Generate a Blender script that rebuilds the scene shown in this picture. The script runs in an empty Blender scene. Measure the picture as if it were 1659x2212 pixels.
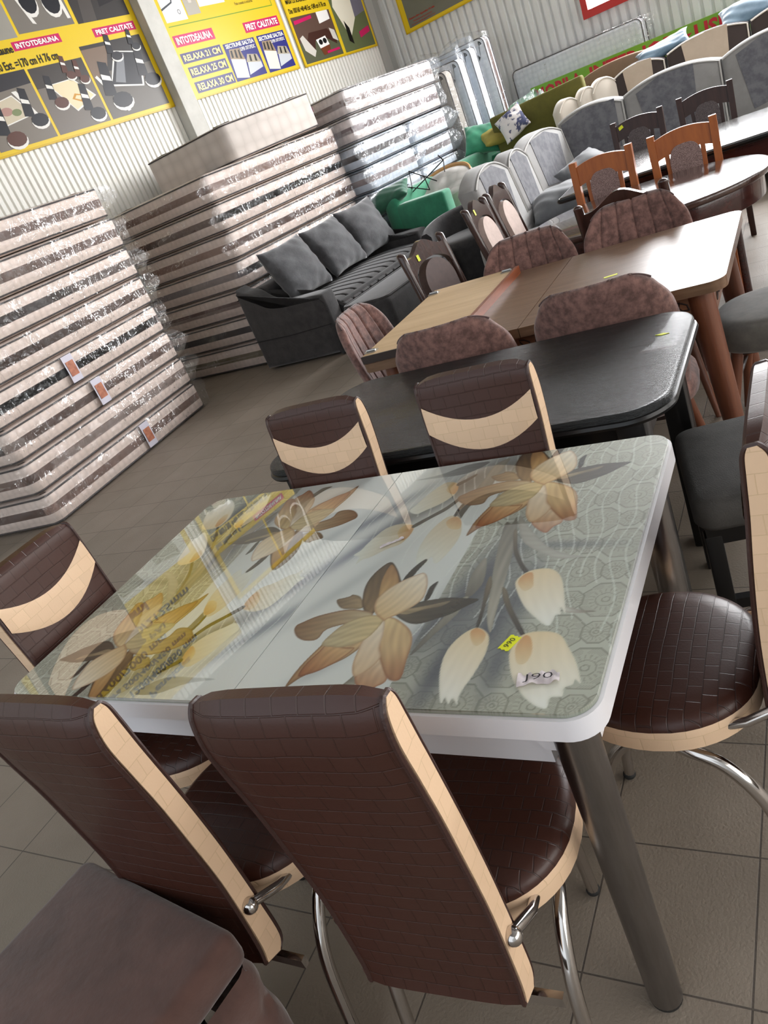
import bpy, bmesh, math, random
import numpy as np
from mathutils import Vector, Matrix
random.seed(7)
PI = math.pi
R = math.radians
SC = bpy.context.scene
COL = SC.collection

# ------------------------------------------------------------------ camera
CAM_POS = (1.62865, -0.71584, 1.49085)
CAM_ROT = ((0.842499, 0.101438, 0.529061), (0.402120, 0.535096, -0.742948), (-0.358461, 0.838679, 0.410028))
cd = bpy.data.cameras.new('camera')
cam = bpy.data.objects.new('camera', cd)
COL.objects.link(cam)
cd.sensor_fit = 'HORIZONTAL'
cd.sensor_width = 36.0
cd.lens = 36.4337
cd.clip_start = 0.05
cd.clip_end = 200
_m = Matrix(CAM_ROT).to_4x4()
_m.translation = Vector(CAM_POS)
cam.matrix_world = _m
SC.camera = cam

# ------------------------------------------------------------------ view, world, light levels
SC.view_settings.view_transform = 'Standard'
SC.view_settings.look = 'None'
SC.view_settings.gamma = 1.0
SC.view_settings.use_curve_mapping = False
SC.view_settings.exposure = 0.0
SC.cycles.transparent_max_bounces = 32
SC.cycles.max_bounces = 8
WORLD_STRENGTH = 1.4      # daylight of the open shop front behind the viewer
BACK_WINDOW = 22.0          # overcast sky seen through the red framed back window
SIDE_WINDOW = 3.5          # overcast sky through the right hand windows
w = bpy.data.worlds.new('World')
SC.world = w
w.use_nodes = True
w.node_tree.nodes['Background'].inputs[0].default_value = (0.86, 0.93, 1.0, 1)
w.node_tree.nodes['Background'].inputs[1].default_value = WORLD_STRENGTH

# ------------------------------------------------------------------ materials
def srgb(r, g, b):
    f = lambda c: (c / 255 / 12.92) if c / 255 <= 0.04045 else ((c / 255 + 0.055) / 1.055) ** 2.4
    return (f(r), f(g), f(b), 1.0)

class NT:
    def __init__(s, name):
        s.m = bpy.data.materials.new(name)
        s.m.use_nodes = True
        s.t = s.m.node_tree
        s.n = s.t.nodes
        s.b = s.n['Principled BSDF']
        s.out = s.n['Material Output']
    def new(s, typ, **kw):
        nd = s.n.new(typ)
        for k, v in kw.items():
            setattr(nd, k, v)
        return nd
    def link(s, a, b):
        s.t.links.new(a, b)

def mat(name, col, rough=0.5, metal=0.0, spec=0.5, coat=0.0, coat_rough=0.1, sheen=0.0,
        col2=None, nscale=8.0, ndetail=5.0, stretch=(1, 1, 1), lo=0.35, hi=0.65,
        bump=0.0, bscale=120.0, bstretch=(1, 1, 1), emit=None, estr=1.0, coords='Object'):
    k = NT(name)
    b = k.b
    b.inputs['Base Color'].default_value = col
    b.inputs['Roughness'].default_value = rough
    b.inputs['Metallic'].default_value = metal
    b.inputs['Specular IOR Level'].default_value = spec
    b.inputs['Coat Weight'].default_value = coat
    b.inputs['Coat Roughness'].default_value = coat_rough
    b.inputs['Sheen Weight'].default_value = sheen
    if emit:
        b.inputs['Emission Color'].default_value = emit
        b.inputs['Emission Strength'].default_value = estr
    if col2 or bump:
        tc = k.new('ShaderNodeTexCoord')
    if col2:
        mp = k.new('ShaderNodeMapping')
        mp.inputs['Scale'].default_value = stretch
        k.link(tc.outputs[coords], mp.inputs[0])
        nz = k.new('ShaderNodeTexNoise')
        nz.inputs['Scale'].default_value = nscale
        nz.inputs['Detail'].default_value = ndetail
        nz.inputs['Roughness'].default_value = 0.65
        k.link(mp.outputs[0], nz.inputs['Vector'])
        rp = k.new('ShaderNodeValToRGB')
        rp.color_ramp.elements[0].position = lo
        rp.color_ramp.elements[0].color = col
        rp.color_ramp.elements[1].position = hi
        rp.color_ramp.elements[1].color = col2
        k.link(nz.outputs['Fac'], rp.inputs[0])
        k.link(rp.outputs[0], b.inputs['Base Color'])
    if bump:
        mp2 = k.new('ShaderNodeMapping')
        mp2.inputs['Scale'].default_value = bstretch
        k.link(tc.outputs[coords], mp2.inputs[0])
        n2 = k.new('ShaderNodeTexNoise')
        n2.inputs['Scale'].default_value = bscale
        n2.inputs['Detail'].default_value = 4
        k.link(mp2.outputs[0], n2.inputs['Vector'])
        bp = k.new('ShaderNodeBump')
        bp.inputs['Strength'].default_value = bump
        bp.inputs['Distance'].default_value = 0.01
        k.link(n2.outputs['Fac'], bp.inputs['Height'])
        k.link(bp.outputs[0], b.inputs['Normal'])
    return k.m

def weave_mat(name, col, line, rough, plane, bw=0.040, bh=0.030, strength=0.35, mort=0.03, col2=None):
    """embossed imitation leather: a brick-like basket pattern pressed into the surface"""
    k = NT(name)
    b = k.b
    b.inputs['Roughness'].default_value = rough
    b.inputs['Specular IOR Level'].default_value = 0.45
    tc = k.new('ShaderNodeTexCoord')
    sp = k.new('ShaderNodeSeparateXYZ')
    k.link(tc.outputs['Object'], sp.inputs[0])
    cb = k.new('ShaderNodeCombineXYZ')
    k.link(sp.outputs[plane[0]], cb.inputs[0])
    k.link(sp.outputs[plane[1]], cb.inputs[1])
    nz = k.new('ShaderNodeTexNoise')
    nz.inputs['Scale'].default_value = 9.0
    k.link(tc.outputs['Object'], nz.inputs['Vector'])
    wv = k.new('ShaderNodeVectorMath', operation='MULTIPLY_ADD')
    k.link(nz.outputs['Color'], wv.inputs[0])
    wv.inputs[1].default_value = (0.008, 0.008, 0)
    k.link(cb.outputs[0], wv.inputs[2])
    br = k.new('ShaderNodeTexBrick')
    br.offset = 0.5
    br.inputs['Scale'].default_value = 1.0
    br.inputs['Brick Width'].default_value = bw
    br.inputs['Row Height'].default_value = bh
    br.inputs['Mortar Size'].default_value = mort * bh
    br.inputs['Mortar Smooth'].default_value = 0.5
    br.inputs['Color1'].default_value = col
    br.inputs['Color2'].default_value = col2 or tuple(c * 0.92 for c in col[:3]) + (1,)
    br.inputs['Mortar'].default_value = line
    k.link(wv.outputs[0], br.inputs['Vector'])
    k.link(br.outputs['Color'], b.inputs['Base Color'])
    bp = k.new('ShaderNodeBump', invert=True)
    bp.inputs['Strength'].default_value = strength
    bp.inputs['Distance'].default_value = 0.004
    k.link(br.outputs['Fac'], bp.inputs['Height'])
    n2 = k.new('ShaderNodeTexNoise')
    n2.inputs['Scale'].default_value = 260
    k.link(tc.outputs['Object'], n2.inputs['Vector'])
    b2 = k.new('ShaderNodeBump')
    b2.inputs['Strength'].default_value = 0.08
    b2.inputs['Distance'].default_value = 0.002
    k.link(n2.outputs['Fac'], b2.inputs['Height'])
    k.link(bp.outputs[0], b2.inputs['Normal'])
    k.link(b2.outputs[0], b.inputs['Normal'])
    return k.m

def quilt_mat(name, col, col2, scale=22.0, strength=0.5):
    """quilted mattress ticking: soft raised cells"""
    k = NT(name)
    b = k.b
    b.inputs['Roughness'].default_value = 0.75
    tc = k.new('ShaderNodeTexCoord')
    vo = k.new('ShaderNodeTexVoronoi')
    vo.inputs['Scale'].default_value = scale
    vo.inputs['Randomness'].default_value = 0.25
    k.link(tc.outputs['Object'], vo.inputs['Vector'])
    rp = k.new('ShaderNodeValToRGB')
    rp.color_ramp.elements[0].color = col
    rp.color_ramp.elements[1].color = col2
    rp.color_ramp.elements[0].position = 0.2
    rp.color_ramp.elements[1].position = 0.8
    k.link(vo.outputs['Distance'], rp.inputs[0])
    k.link(rp.outputs[0], b.inputs['Base Color'])
    bp = k.new('ShaderNodeBump', invert=True)
    bp.inputs['Strength'].default_value = strength
    bp.inputs['Distance'].default_value = 0.01
    k.link(vo.outputs['Distance'], bp.inputs['Height'])
    k.link(bp.outputs[0], b.inputs['Normal'])
    return k.m

def plastic_mat(name, tint=(1, 1, 1, 1), base=0.10, edge=0.5, rough=0.12, milky=0.06, wscale=7.0, wstr=1.0, crease=0.55):
    """thin clear wrapping film: mostly clear, glints on its creases"""
    k = NT(name)
    tc = k.new('ShaderNodeTexCoord')
    mp = k.new('ShaderNodeMapping')
    mp.inputs['Scale'].default_value = (1.0, 1.0, 1.0)
    mp.inputs['Rotation'].default_value = (0.3, 0.2, 0.6)
    k.link(tc.outputs['Object'], mp.inputs[0])
    nz = k.new('ShaderNodeTexNoise')
    nz.inputs['Scale'].default_value = wscale
    nz.inputs['Detail'].default_value = 5
    nz.inputs['Roughness'].default_value = 0.55
    nz.inputs['Distortion'].default_value = 1.2
    k.link(mp.outputs[0], nz.inputs['Vector'])
    bp = k.new('ShaderNodeBump')
    bp.inputs['Strength'].default_value = wstr
    bp.inputs['Distance'].default_value = 0.05
    k.link(nz.outputs['Fac'], bp.inputs['Height'])
    gl = k.new('ShaderNodeBsdfGlossy')
    gl.inputs['Roughness'].default_value = rough
    gl.inputs['Color'].default_value = (1, 1, 1, 1)
    k.link(bp.outputs[0], gl.inputs['Normal'])
    df = k.new('ShaderNodeBsdfDiffuse')
    df.inputs['Color'].default_value = (0.8, 0.82, 0.84, 1)
    k.link(bp.outputs[0], df.inputs['Normal'])
    tr = k.new('ShaderNodeBsdfTransparent')
    tr.inputs['Color'].default_value = tint
    lw = k.new('ShaderNodeLayerWeight')
    lw.inputs['Blend'].default_value = 0.25
    # thin creases catch the light, the flat film between them stays clear
    mp2 = k.new('ShaderNodeMapping')
    mp2.inputs['Rotation'].default_value = (0.5, 0.35, 0.5)
    mp2.inputs['Scale'].default_value = (2.4, 2.4, 0.8)
    k.link(tc.outputs['Object'], mp2.inputs[0])
    n2 = k.new('ShaderNodeTexNoise')
    n2.inputs['Scale'].default_value = wscale * 1.7
    n2.inputs['Detail'].default_value = 3
    n2.inputs['Distortion'].default_value = 0.8
    k.link(mp2.outputs[0], n2.inputs['Vector'])
    rp = k.new('ShaderNodeValToRGB')
    els = rp.color_ramp.elements
    els[0].position = 0.482; els[0].color = (0, 0, 0, 1)
    els[1].position = 0.498; els[1].color = (1, 1, 1, 1)
    e3 = els.new(0.514); e3.color = (0, 0, 0, 1)
    k.link(n2.outputs['Fac'], rp.inputs[0])
    n3 = k.new('ShaderNodeTexNoise')
    n3.inputs['Scale'].default_value = 3.0
    k.link(tc.outputs['Object'], n3.inputs['Vector'])
    r3 = k.new('ShaderNodeValToRGB')
    r3.color_ramp.elements[0].position = 0.38; r3.color_ramp.elements[1].position = 0.58
    k.link(n3.outputs['Fac'], r3.inputs[0])
    mm = k.new('ShaderNodeMath', operation='MULTIPLY')
    k.link(rp.outputs[0], mm.inputs[0]); k.link(r3.outputs[0], mm.inputs[1])
    m2 = k.new('ShaderNodeMath', operation='MULTIPLY_ADD')
    k.link(mm.outputs[0], m2.inputs[0]); m2.inputs[1].default_value = crease; m2.inputs[2].default_value = base
    ma = k.new('ShaderNodeMath', operation='MULTIPLY_ADD', use_clamp=True)
    k.link(lw.outputs['Fresnel'], ma.inputs[0])
    ma.inputs[1].default_value = edge
    k.link(m2.outputs[0], ma.inputs[2])
    m0 = k.new('ShaderNodeMixShader')
    m0.inputs[0].default_value = milky
    k.link(tr.outputs[0], m0.inputs[1])
    k.link(df.outputs[0], m0.inputs[2])
    m1 = k.new('ShaderNodeMixShader')
    k.link(ma.outputs[0], m1.inputs[0])
    k.link(m0.outputs[0], m1.inputs[1])
    k.link(gl.outputs[0], m1.inputs[2])
    k.link(m1.outputs[0], k.out.inputs['Surface'])
    return k.m

def colattr_mat(name, rough=0.4, coat=0.0, spec=0.5):
    k = NT(name)
    at = k.new('ShaderNodeAttribute', attribute_name='Col')
    k.link(at.outputs['Color'], k.b.inputs['Base Color'])
    k.b.inputs['Roughness'].default_value = rough
    k.b.inputs['Coat Weight'].default_value = coat
    k.b.inputs['Coat Roughness'].default_value = 0.012
    k.b.inputs['Coat IOR'].default_value = 2.3
    k.b.inputs['Specular IOR Level'].default_value = spec
    return k.m

# ------------------------------------------------------------------ mesh building
class G:
    def __init__(s):
        s.v = []; s.f = []; s.mi = []; s.col = []
    def add(s, vs, fs, mi=0, M=None, col=None):
        o = len(s.v)
        if M is not None:
            vs = [M @ Vector(p) for p in vs]
        s.v += [tuple(p) for p in vs]
        for f in fs:
            s.f.append(tuple(i + o for i in f)); s.mi.append(mi); s.col.append(col)
        return s
    def box(s, c, size, mi=0, M=None, r=0.0, seg=2, col=None):
        if r <= 0:
            x, y, z = (d / 2 for d in size)
            vs = [(c[0] + a * x, c[1] + b * y, c[2] + d * z) for a in (-1, 1) for b in (-1, 1) for d in (-1, 1)]
            fs = [(0, 1, 3, 2), (4, 6, 7, 5), (0, 4, 5, 1), (2, 3, 7, 6), (0, 2, 6, 4), (1, 5, 7, 3)]
            return s.add(vs, fs, mi, M, col)
        bm = bmesh.new()
        bmesh.ops.create_cube(bm, size=1.0)
        for v in bm.verts:
            v.co = Vector((v.co.x * size[0], v.co.y * size[1], v.co.z * size[2]))
        bmesh.ops.bevel(bm, geom=list(bm.edges), offset=min(r, min(size) * 0.49), segments=seg, profile=0.5, affect='EDGES')
        for v in bm.verts:
            v.co += Vector(c)
        return s.bm(bm, mi, M, col)
    def bm(s, bm, mi=0, M=None, col=None):
        bm.verts.index_update()
        s.add([v.co.copy() for v in bm.verts], [[v.index for v in f.verts] for f in bm.faces], mi, M, col)
        bm.free()
        return s
    def loft(s, rings, mi=0, cap=True, M=None, closed=True, col=None):
        n = len(rings[0]); vs = [p for r in rings for p in r]; fs = []
        for i in range(len(rings) - 1):
            for j in range(n if closed else n - 1):
                k = (j + 1) % n
                fs.append((i * n + j, i * n + k, (i + 1) * n + k, (i + 1) * n + j))
        if cap and closed:
            fs.append(tuple(range(n - 1, -1, -1)))
            fs.append(tuple((len(rings) - 1) * n + j for j in range(n)))
        return s.add(vs, fs, mi, M, col)
    def tube(s, pts, r, n=10, mi=0, closed=False, M=None, flat=1.0):
        pts = [Vector(p) for p in pts]
        N = len(pts)
        rr = r if isinstance(r, (list, tuple)) else [r] * N
        rings = []
        up = None
        for i, p in enumerate(pts):
            if closed:
                t = pts[(i + 1) % N] - pts[i - 1]
            else:
                t = pts[min(i + 1, N - 1)] - pts[max(i - 1, 0)]
            if t.length < 1e-9:
                t = Vector((0, 0, 1))
            t.normalize()
            if up is None:
                up = Vector((0, 0, 1)) if abs(t.z) < 0.9 else Vector((0, 1, 0))
            a = t.cross(up)
            if a.length < 1e-6:
                a = t.cross(Vector((1, 0, 0)))
            a.normalize()
            b = a.cross(t).normalized()
            up = b
            rings.append([tuple(p + a * (rr[i] * math.cos(2 * PI * j / n)) + b * (rr[i] * flat * math.sin(2 * PI * j / n))) for j in range(n)])
        if closed:
            rings.append(rings[0])
        return s.loft(rings, mi, not closed, M)
    def lathe(s, prof, n=24, mi=0, M=None):
        rings = [[(r * math.cos(2 * PI * j / n), r * math.sin(2 * PI * j / n), z) for j in range(n)] for r, z in prof]
        return s.loft(rings, mi, True, M)
    def ball(s, c, r, mi=0, M=None, n=12, sc=(1, 1, 1)):
        rings = []
        for i in range(1, n):
            a = PI * i / n
            rings.append([(c[0] + sc[0] * r * math.sin(a) * math.cos(2 * PI * j / (2 * n)), c[1] + sc[1] * r * math.sin(a) * math.sin(2 * PI * j / (2 * n)), c[2] - sc[2] * r * math.cos(a)) for j in range(2 * n)])
        return s.loft(rings, mi, True, M)
    def prism(s, out, d0, d1, axis='z', mi=0, M=None, r=0.0, col=None):
        """extrude a 2D outline; axis z: (x,y)->z ; axis y: (x,z)->y ; axis x: (y,z)->x ; r rounds both rims inward"""
        f = {'z': lambda p, d: (p[0], p[1], d), 'y': lambda p, d: (p[0], d, p[1]), 'x': lambda p, d: (d, p[0], p[1])}[axis]
        if r > 0:
            lv = []
            for k in range(4):
                a = PI / 2 * k / 3
                lv.append((r * (1 - math.sin(a)), d0 + (d1 - d0) / abs(d1 - d0) * r * (1 - math.cos(a))))
            lv = lv + [(ins, d1 - (dd - d0)) for ins, dd in reversed(lv)]
            rings = [[f(p, dd) for p in inset(out, ins)] for ins, dd in lv]
        else:
            rings = [[f(p, d0) for p in out], [f(p, d1) for p in out]]
        return s.loft(rings, mi, True, M, True, col)
    def grid(s, fn, nu, nv, mi=0, M=None, wu=False, wv=False):
        vs = [fn(i / nu, j / nv) for i in range(nu + (0 if wu else 1)) for j in range(nv + (0 if wv else 1))]
        A = nu + (0 if wu else 1); Bn = nv + (0 if wv else 1); fs = []
        for i in range(nu):
            for j in range(nv):
                a, b = i, (i + 1) % A; c, d = j, (j + 1) % Bn
                fs.append((a * Bn + c, b * Bn + c, b * Bn + d, a * Bn + d))
        return s.add(vs, fs, mi, M)

def inset(out, d):
    if d <= 1e-9:
        return list(out)
    n = len(out); res = []
    area = sum(out[i][0] * out[(i + 1) % n][1] - out[(i + 1) % n][0] * out[i][1] for i in range(n))
    sg = 1 if area > 0 else -1
    for i in range(n):
        p0, p1, p2 = out[i - 1], out[i], out[(i + 1) % n]
        e1 = Vector((p1[0] - p0[0], p1[1] - p0[1])); e2 = Vector((p2[0] - p1[0], p2[1] - p1[1]))
        if e1.length < 1e-9: e1 = e2
        if e2.length < 1e-9: e2 = e1
        e1.normalize(); e2.normalize()
        n1 = Vector((-e1.y, e1.x)) * sg; n2 = Vector((-e2.y, e2.x)) * sg
        m = n1 + n2
        if m.length < 1e-6: m = n1
        m.normalize()
        c = max(0.5, m.dot(n1))
        res.append((p1[0] + m.x * d / c, p1[1] + m.y * d / c))
    return res

def rrect(x0, y0, x1, y1, r, n=6):
    pts = []
    for cx, cy, a0 in ((x1 - r, y0 + r, -PI / 2), (x1 - r, y1 - r, 0), (x0 + r, y1 - r, PI / 2), (x0 + r, y0 + r, PI)):
        for k in range(n + 1):
            a = a0 + PI / 2 * k / n
            pts.append((cx + r * math.cos(a), cy + r * math.sin(a)))
    return pts

def build(name, g, mats, parent=None, smooth=40):
    me = bpy.data.meshes.new(name)
    me.from_pydata(g.v, [], g.f)
    if not isinstance(mats, (list, tuple)):
        mats = [mats]
    for m in mats:
        me.materials.append(m)
    if len(mats) > 1:
        me.polygons.foreach_set('material_index', g.mi)
    if any(c is not None for c in g.col):
        ca = me.color_attributes.new('Col', 'FLOAT_COLOR', 'CORNER')
        buf = []
        for f, c in zip(g.f, g.col):
            buf += list(c or (1, 1, 1, 1)) * len(f)
        ca.data.foreach_set('color', buf)
    bm = bmesh.new(); bm.from_mesh(me)
    bmesh.ops.recalc_face_normals(bm, faces=bm.faces)
    bm.to_mesh(me); bm.free()
    if smooth:
        me.polygons.foreach_set('use_smooth', [True] * len(me.polygons))
        me.set_sharp_from_angle(angle=R(smooth))
    me.update()
    o = bpy.data.objects.new(name, me)
    COL.objects.link(o)
    if parent:
        o.parent = parent
    return o

def tag(o, label, cat, group=None, kind=None):
    o['label'] = label; o['category'] = cat
    if group: o['group'] = group
    if kind: o['kind'] = kind
    return o

def thing(name, label, cat, loc=(0, 0, 0), rz=0.0, group=None):
    o = bpy.data.objects.new(name, None)
    o.empty_display_size = 0.1
    COL.objects.link(o)
    o.location = loc; o.rotation_euler = (0, 0, rz)
    return tag(o, label, cat, group)

def place(o, loc, rz=0.0, rot=None):
    o.location = loc
    o.rotation_euler = rot if rot else (0, 0, rz)
    return o

def struct(name, g, m, parent=None, smooth=0):
    o = build(name, g, m, parent, smooth)
    if parent is None:
        o['kind'] = 'structure'
    return o

def dup(root, loc, rz, label, group=None, rot=None):
    r = root.copy(); COL.objects.link(r)
    r.location = loc; r.rotation_euler = rot if rot else (0, 0, rz)
    r['label'] = label
    if group: r['group'] = group
    for ch in list(root.children):
        c = ch.copy(); COL.objects.link(c); c.parent = r
        for gch in list(ch.children):
            d = gch.copy(); COL.objects.link(d); d.parent = c
    return r

_tc = {}
def text_geo(s, bold=0.0):
    key = (s, bold)
    if key not in _tc:
        cu = bpy.data.curves.new('t', 'FONT')
        cu.body = s; cu.size = 1.0; cu.offset = bold; cu.resolution_u = 2
        ob = bpy.data.objects.new('t', cu); COL.objects.link(ob)
        dg = bpy.context.evaluated_depsgraph_get()
        me = bpy.data.meshes.new_from_object(ob.evaluated_get(dg))
        vs = [tuple(v.co) for v in me.vertices]; fs = [tuple(p.vertices) for p in me.polygons]
        bpy.data.objects.remove(ob); bpy.data.curves.remove(cu); bpy.data.meshes.remove(me)
        _tc[key] = (vs, fs)
    return _tc[key]

def put_text(g, s, x0, x1, z0, z1, y, bold=0.0, mi=0, col=None):
    """letters standing in the xz plane at depth y, fitted to a rectangle"""
    vs, fs = text_geo(s, bold)
    if not vs: return
    ax = min(v[0] for v in vs); bx = max(v[0] for v in vs); az = min(v[1] for v in vs); bz = max(v[1] for v in vs)
    sx = (x1 - x0) / max(bx - ax, 1e-6); sz = (z1 - z0) / max(bz - az, 1e-6)
    g.add([(x0 + (v[0] - ax) * sx, y, z0 + (v[1] - az) * sz) for v in vs], fs, mi, None, col)

def bez(pts, n=8):
    """Catmull-Rom through points"""
    P = [Vector(p) for p in pts]; out = []
    for i in range(len(P) - 1):
        p0 = P[max(i - 1, 0)]; p1 = P[i]; p2 = P[i + 1]; p3 = P[min(i + 2, len(P) - 1)]
        for k in range(n):
            t = k / n
            out.append(0.5 * ((2 * p1) + (p2 - p0) * t + (2 * p0 - 5 * p1 + 4 * p2 - p3) * t * t + (3 * p1 - p0 - 3 * p2 + p3) * t ** 3))
    out.append(P[-1])
    return out

# frame of the showroom walls
A = R(12.13)
WDIR = Vector((math.sin(A), math.cos(A), 0))      # along the left wall, away from the viewer
WN = Vector((math.cos(A), -math.sin(A), 0))       # out of the left wall into the room
RZL = PI / 2 - A                                   # local x along the left wall, local -y into the room
RZB = -A                                           # local x along the back wall, local -y into the room
DL = -5.80                                         # left wall plane
DB = 10.12                                         # back wall plane
def wp(s, n, z=0.0):
    p = WDIR * s + WN * n
    return (p.x, p.y, z)
# ------------------------------------------------------------------ setting
M_floor = None
def floor_mat():
    k = NT('floor_tiles')
    tc = k.new('ShaderNodeTexCoord')
    mp = k.new('ShaderNodeMapping')
    mp.inputs['Location'].default_value = (-1.069, -0.0735, 0)
    k.link(tc.outputs['Object'], mp.inputs[0])
    br = k.new('ShaderNodeTexBrick')
    br.offset = 0.0
    br.inputs['Scale'].default_value = 1.0
    br.inputs['Brick Width'].default_value = 0.30
    br.inputs['Row Height'].default_value = 0.30
    br.inputs['Mortar Size'].default_value = 0.0022
    br.inputs['Mortar Smooth'].default_value = 0.3
    br.inputs['Color1'].default_value = srgb(142, 130, 117)
    br.inputs['Color2'].default_value = srgb(136, 125, 112)
    br.inputs['Mortar'].default_value = srgb(88, 80, 73)
    k.link(mp.outputs[0], br.inputs['Vector'])
    nz = k.new('ShaderNodeTexNoise')
    nz.inputs['Scale'].default_value = 5
    nz.inputs['Detail'].default_value = 8
    k.link(tc.outputs['Object'], nz.inputs['Vector'])
    mx = k.new('ShaderNodeMixRGB', blend_type='MULTIPLY')
    mx.inputs[0].default_value = 0.35
    rp = k.new('ShaderNodeValToRGB')
    rp.color_ramp.elements[0].position = 0.3; rp.color_ramp.elements[0].color = (0.62, 0.6, 0.57, 1)
    rp.color_ramp.elements[1].position = 0.7; rp.color_ramp.elements[1].color = (1, 1, 1, 1)
    k.link(nz.outputs['Fac'], rp.inputs[0])
    k.link(br.outputs['Color'], mx.inputs[1]); k.link(rp.outputs[0], mx.inputs[2])
    k.link(mx.outputs[0], k.b.inputs['Base Color'])
    k.b.inputs['Roughness'].default_value = 0.55
    n2 = k.new('ShaderNodeTexNoise')
    n2.inputs['Scale'].default_value = 150; n2.inputs['Detail'].default_value = 3
    k.link(tc.outputs['Object'], n2.inputs['Vector'])
    ad = k.new('ShaderNodeMath', operation='MULTIPLY_ADD')
    k.link(br.outputs['Fac'], ad.inputs[0]); ad.inputs[1].default_value = -2.0
    k.link(n2.outputs['Fac'], ad.inputs[2])
    bp = k.new('ShaderNodeBump')
    bp.inputs['Strength'].default_value = 0.5; bp.inputs['Distance'].default_value = 0.003
    k.link(ad.outputs[0], bp.inputs['Height']); k.link(bp.outputs[0], k.b.inputs['Normal'])
    return k.m

M_wall = mat('white_sheet_metal', srgb(238, 236, 228), rough=0.42, spec=0.5, col2=srgb(226, 224, 216), nscale=1.2)
M_wall_b = mat('grey_sheet_metal', srgb(222, 222, 220), rough=0.42, col2=srgb(208, 208, 206), nscale=1.5)
M_col = mat('painted_post', srgb(205, 203, 195), rough=0.6, col2=srgb(188, 186, 178), nscale=3)
M_trim = mat('grey_metal_trim', srgb(176, 174, 168), rough=0.45)
M_ceil = mat('ceiling_panels', srgb(150, 150, 150), rough=0.8)
M_red = mat('red_window_frame', srgb(178, 38, 34), rough=0.45)
M_skyb = mat('back_window_daylight', (0.9, 0.95, 1, 1), rough=0.1, emit=(0.97, 0.985, 1.0, 1), estr=BACK_WINDOW)
M_skys = mat('side_window_daylight', (0.9, 0.95, 1, 1), rough=0.1, emit=(1.0, 0.965, 0.91, 1), estr=SIDE_WINDOW)
M_frame_w = mat('white_window_frame', srgb(215, 215, 212), rough=0.4)

g = G(); g.add([(-14, -9, 0), (12, -9, 0), (12, 14, 0), (-14, 14, 0)], [(0, 1, 2, 3)])
struct('floor', g, floor_mat())

def ribbed(length, pitch, depth, z0, z1, flat=0.62):
    g = G(); xs = []; x = 0
    while x < length:
        xs += [(x, 0), (x + pitch * flat, 0), (x + pitch * (flat + 0.12), depth), (x + pitch * 0.88, depth)]
        x += pitch
    xs.append((length, 0))
    rings = [[(p[0], p[1], z) for p in xs] for z in (z0, z1)]
    return g.loft(rings, closed=False)

# local: x along the wall, -y into the room
o = struct('wall_left', ribbed(DB + 8, 0.066, 0.018, 0, 4.6), M_wall)
place(o, wp(-8, DL), RZL)
o = struct('wall_back', ribbed(12.3, 0.115, 0.032, 0, 4.6, 0.55), M_wall_b)
place(o, wp(DB, DL), RZB)
g = G(); g.box((7, 0.1, 2.3), (22, 0.1, 4.6)); o = struct('wall_right', g, M_wall_b)
place(o, wp(-6, 6.2), RZL)
g = G(); g.box((3.9, 0, 4.65), (12.8, 14, 0.1)); o = struct('ceiling', g, M_ceil)
place(o, wp(0.0, 0.3), RZL)
g = G(); g.box((0, -0.06, 2.3), (0.215, 0.17, 4.6), r=0.006); o = struct('trim_1', g, M_col); place(o, wp(6.145, DL), RZL)
g = G(); g.box((0, -0.005, 2.3), (0.16, 0.05, 4.6)); g.box((0.12, -0.05, 2.3), (0.08, 0.14, 4.6)); o = struct('trim_2', g, M_trim); place(o, wp(DB - 0.12, DL), RZL)

# red framed window in the back wall, overcast daylight behind its panes
WX0, WX1, WZ0, WZ1 = -2.88, 3.4, 1.76, 4.0
win = struct('window_1', (lambda g: (g.box(((WX0 + WX1) / 2, -0.03, WZ0 + 0.04), (WX1 - WX0, 0.10, 0.085)), g.box(((WX0 + WX1) / 2, -0.03, WZ1), (WX1 - WX0, 0.10, 0.085)),
    [g.box((x, -0.03, (WZ0 + WZ1) / 2), (0.075, 0.095, WZ1 - WZ0)) for x in (WX0 + 0.038, WX0 + 2.1, WX0 + 4.2, WX1)], g)[-1])(G()), M_red)
place(win, wp(DB, 0), RZB)
g = G(); g.box(((WX0 + WX1) / 2, -0.02, (WZ0 + WZ1) / 2), (WX1 - WX0 - 0.04, 0.02, WZ1 - WZ0 - 0.04)); struct('window_pane', g, M_skyb, win)
# right hand shop windows
win2 = struct('window_2', (lambda g: ([g.box((x, -0.03, 1.95), (0.08, 0.1, 2.6)) for x in (0, 2.4, 4.8, 7.2, 9.6)], g.box((4.8, -0.03, 0.65), (9.7, 0.1, 0.08)), g.box((4.8, -0.03, 3.25), (9.7, 0.1, 0.08)), g)[-1])(G()), M_frame_w)
place(win2, wp(-1.5, 5.98), RZL)
for c in (win2,):
    g = G(); g.box((4.8, 0.0, 1.95), (9.6, 0.02, 2.6)); struct('window_pane', g, M_skys, c)

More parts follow.
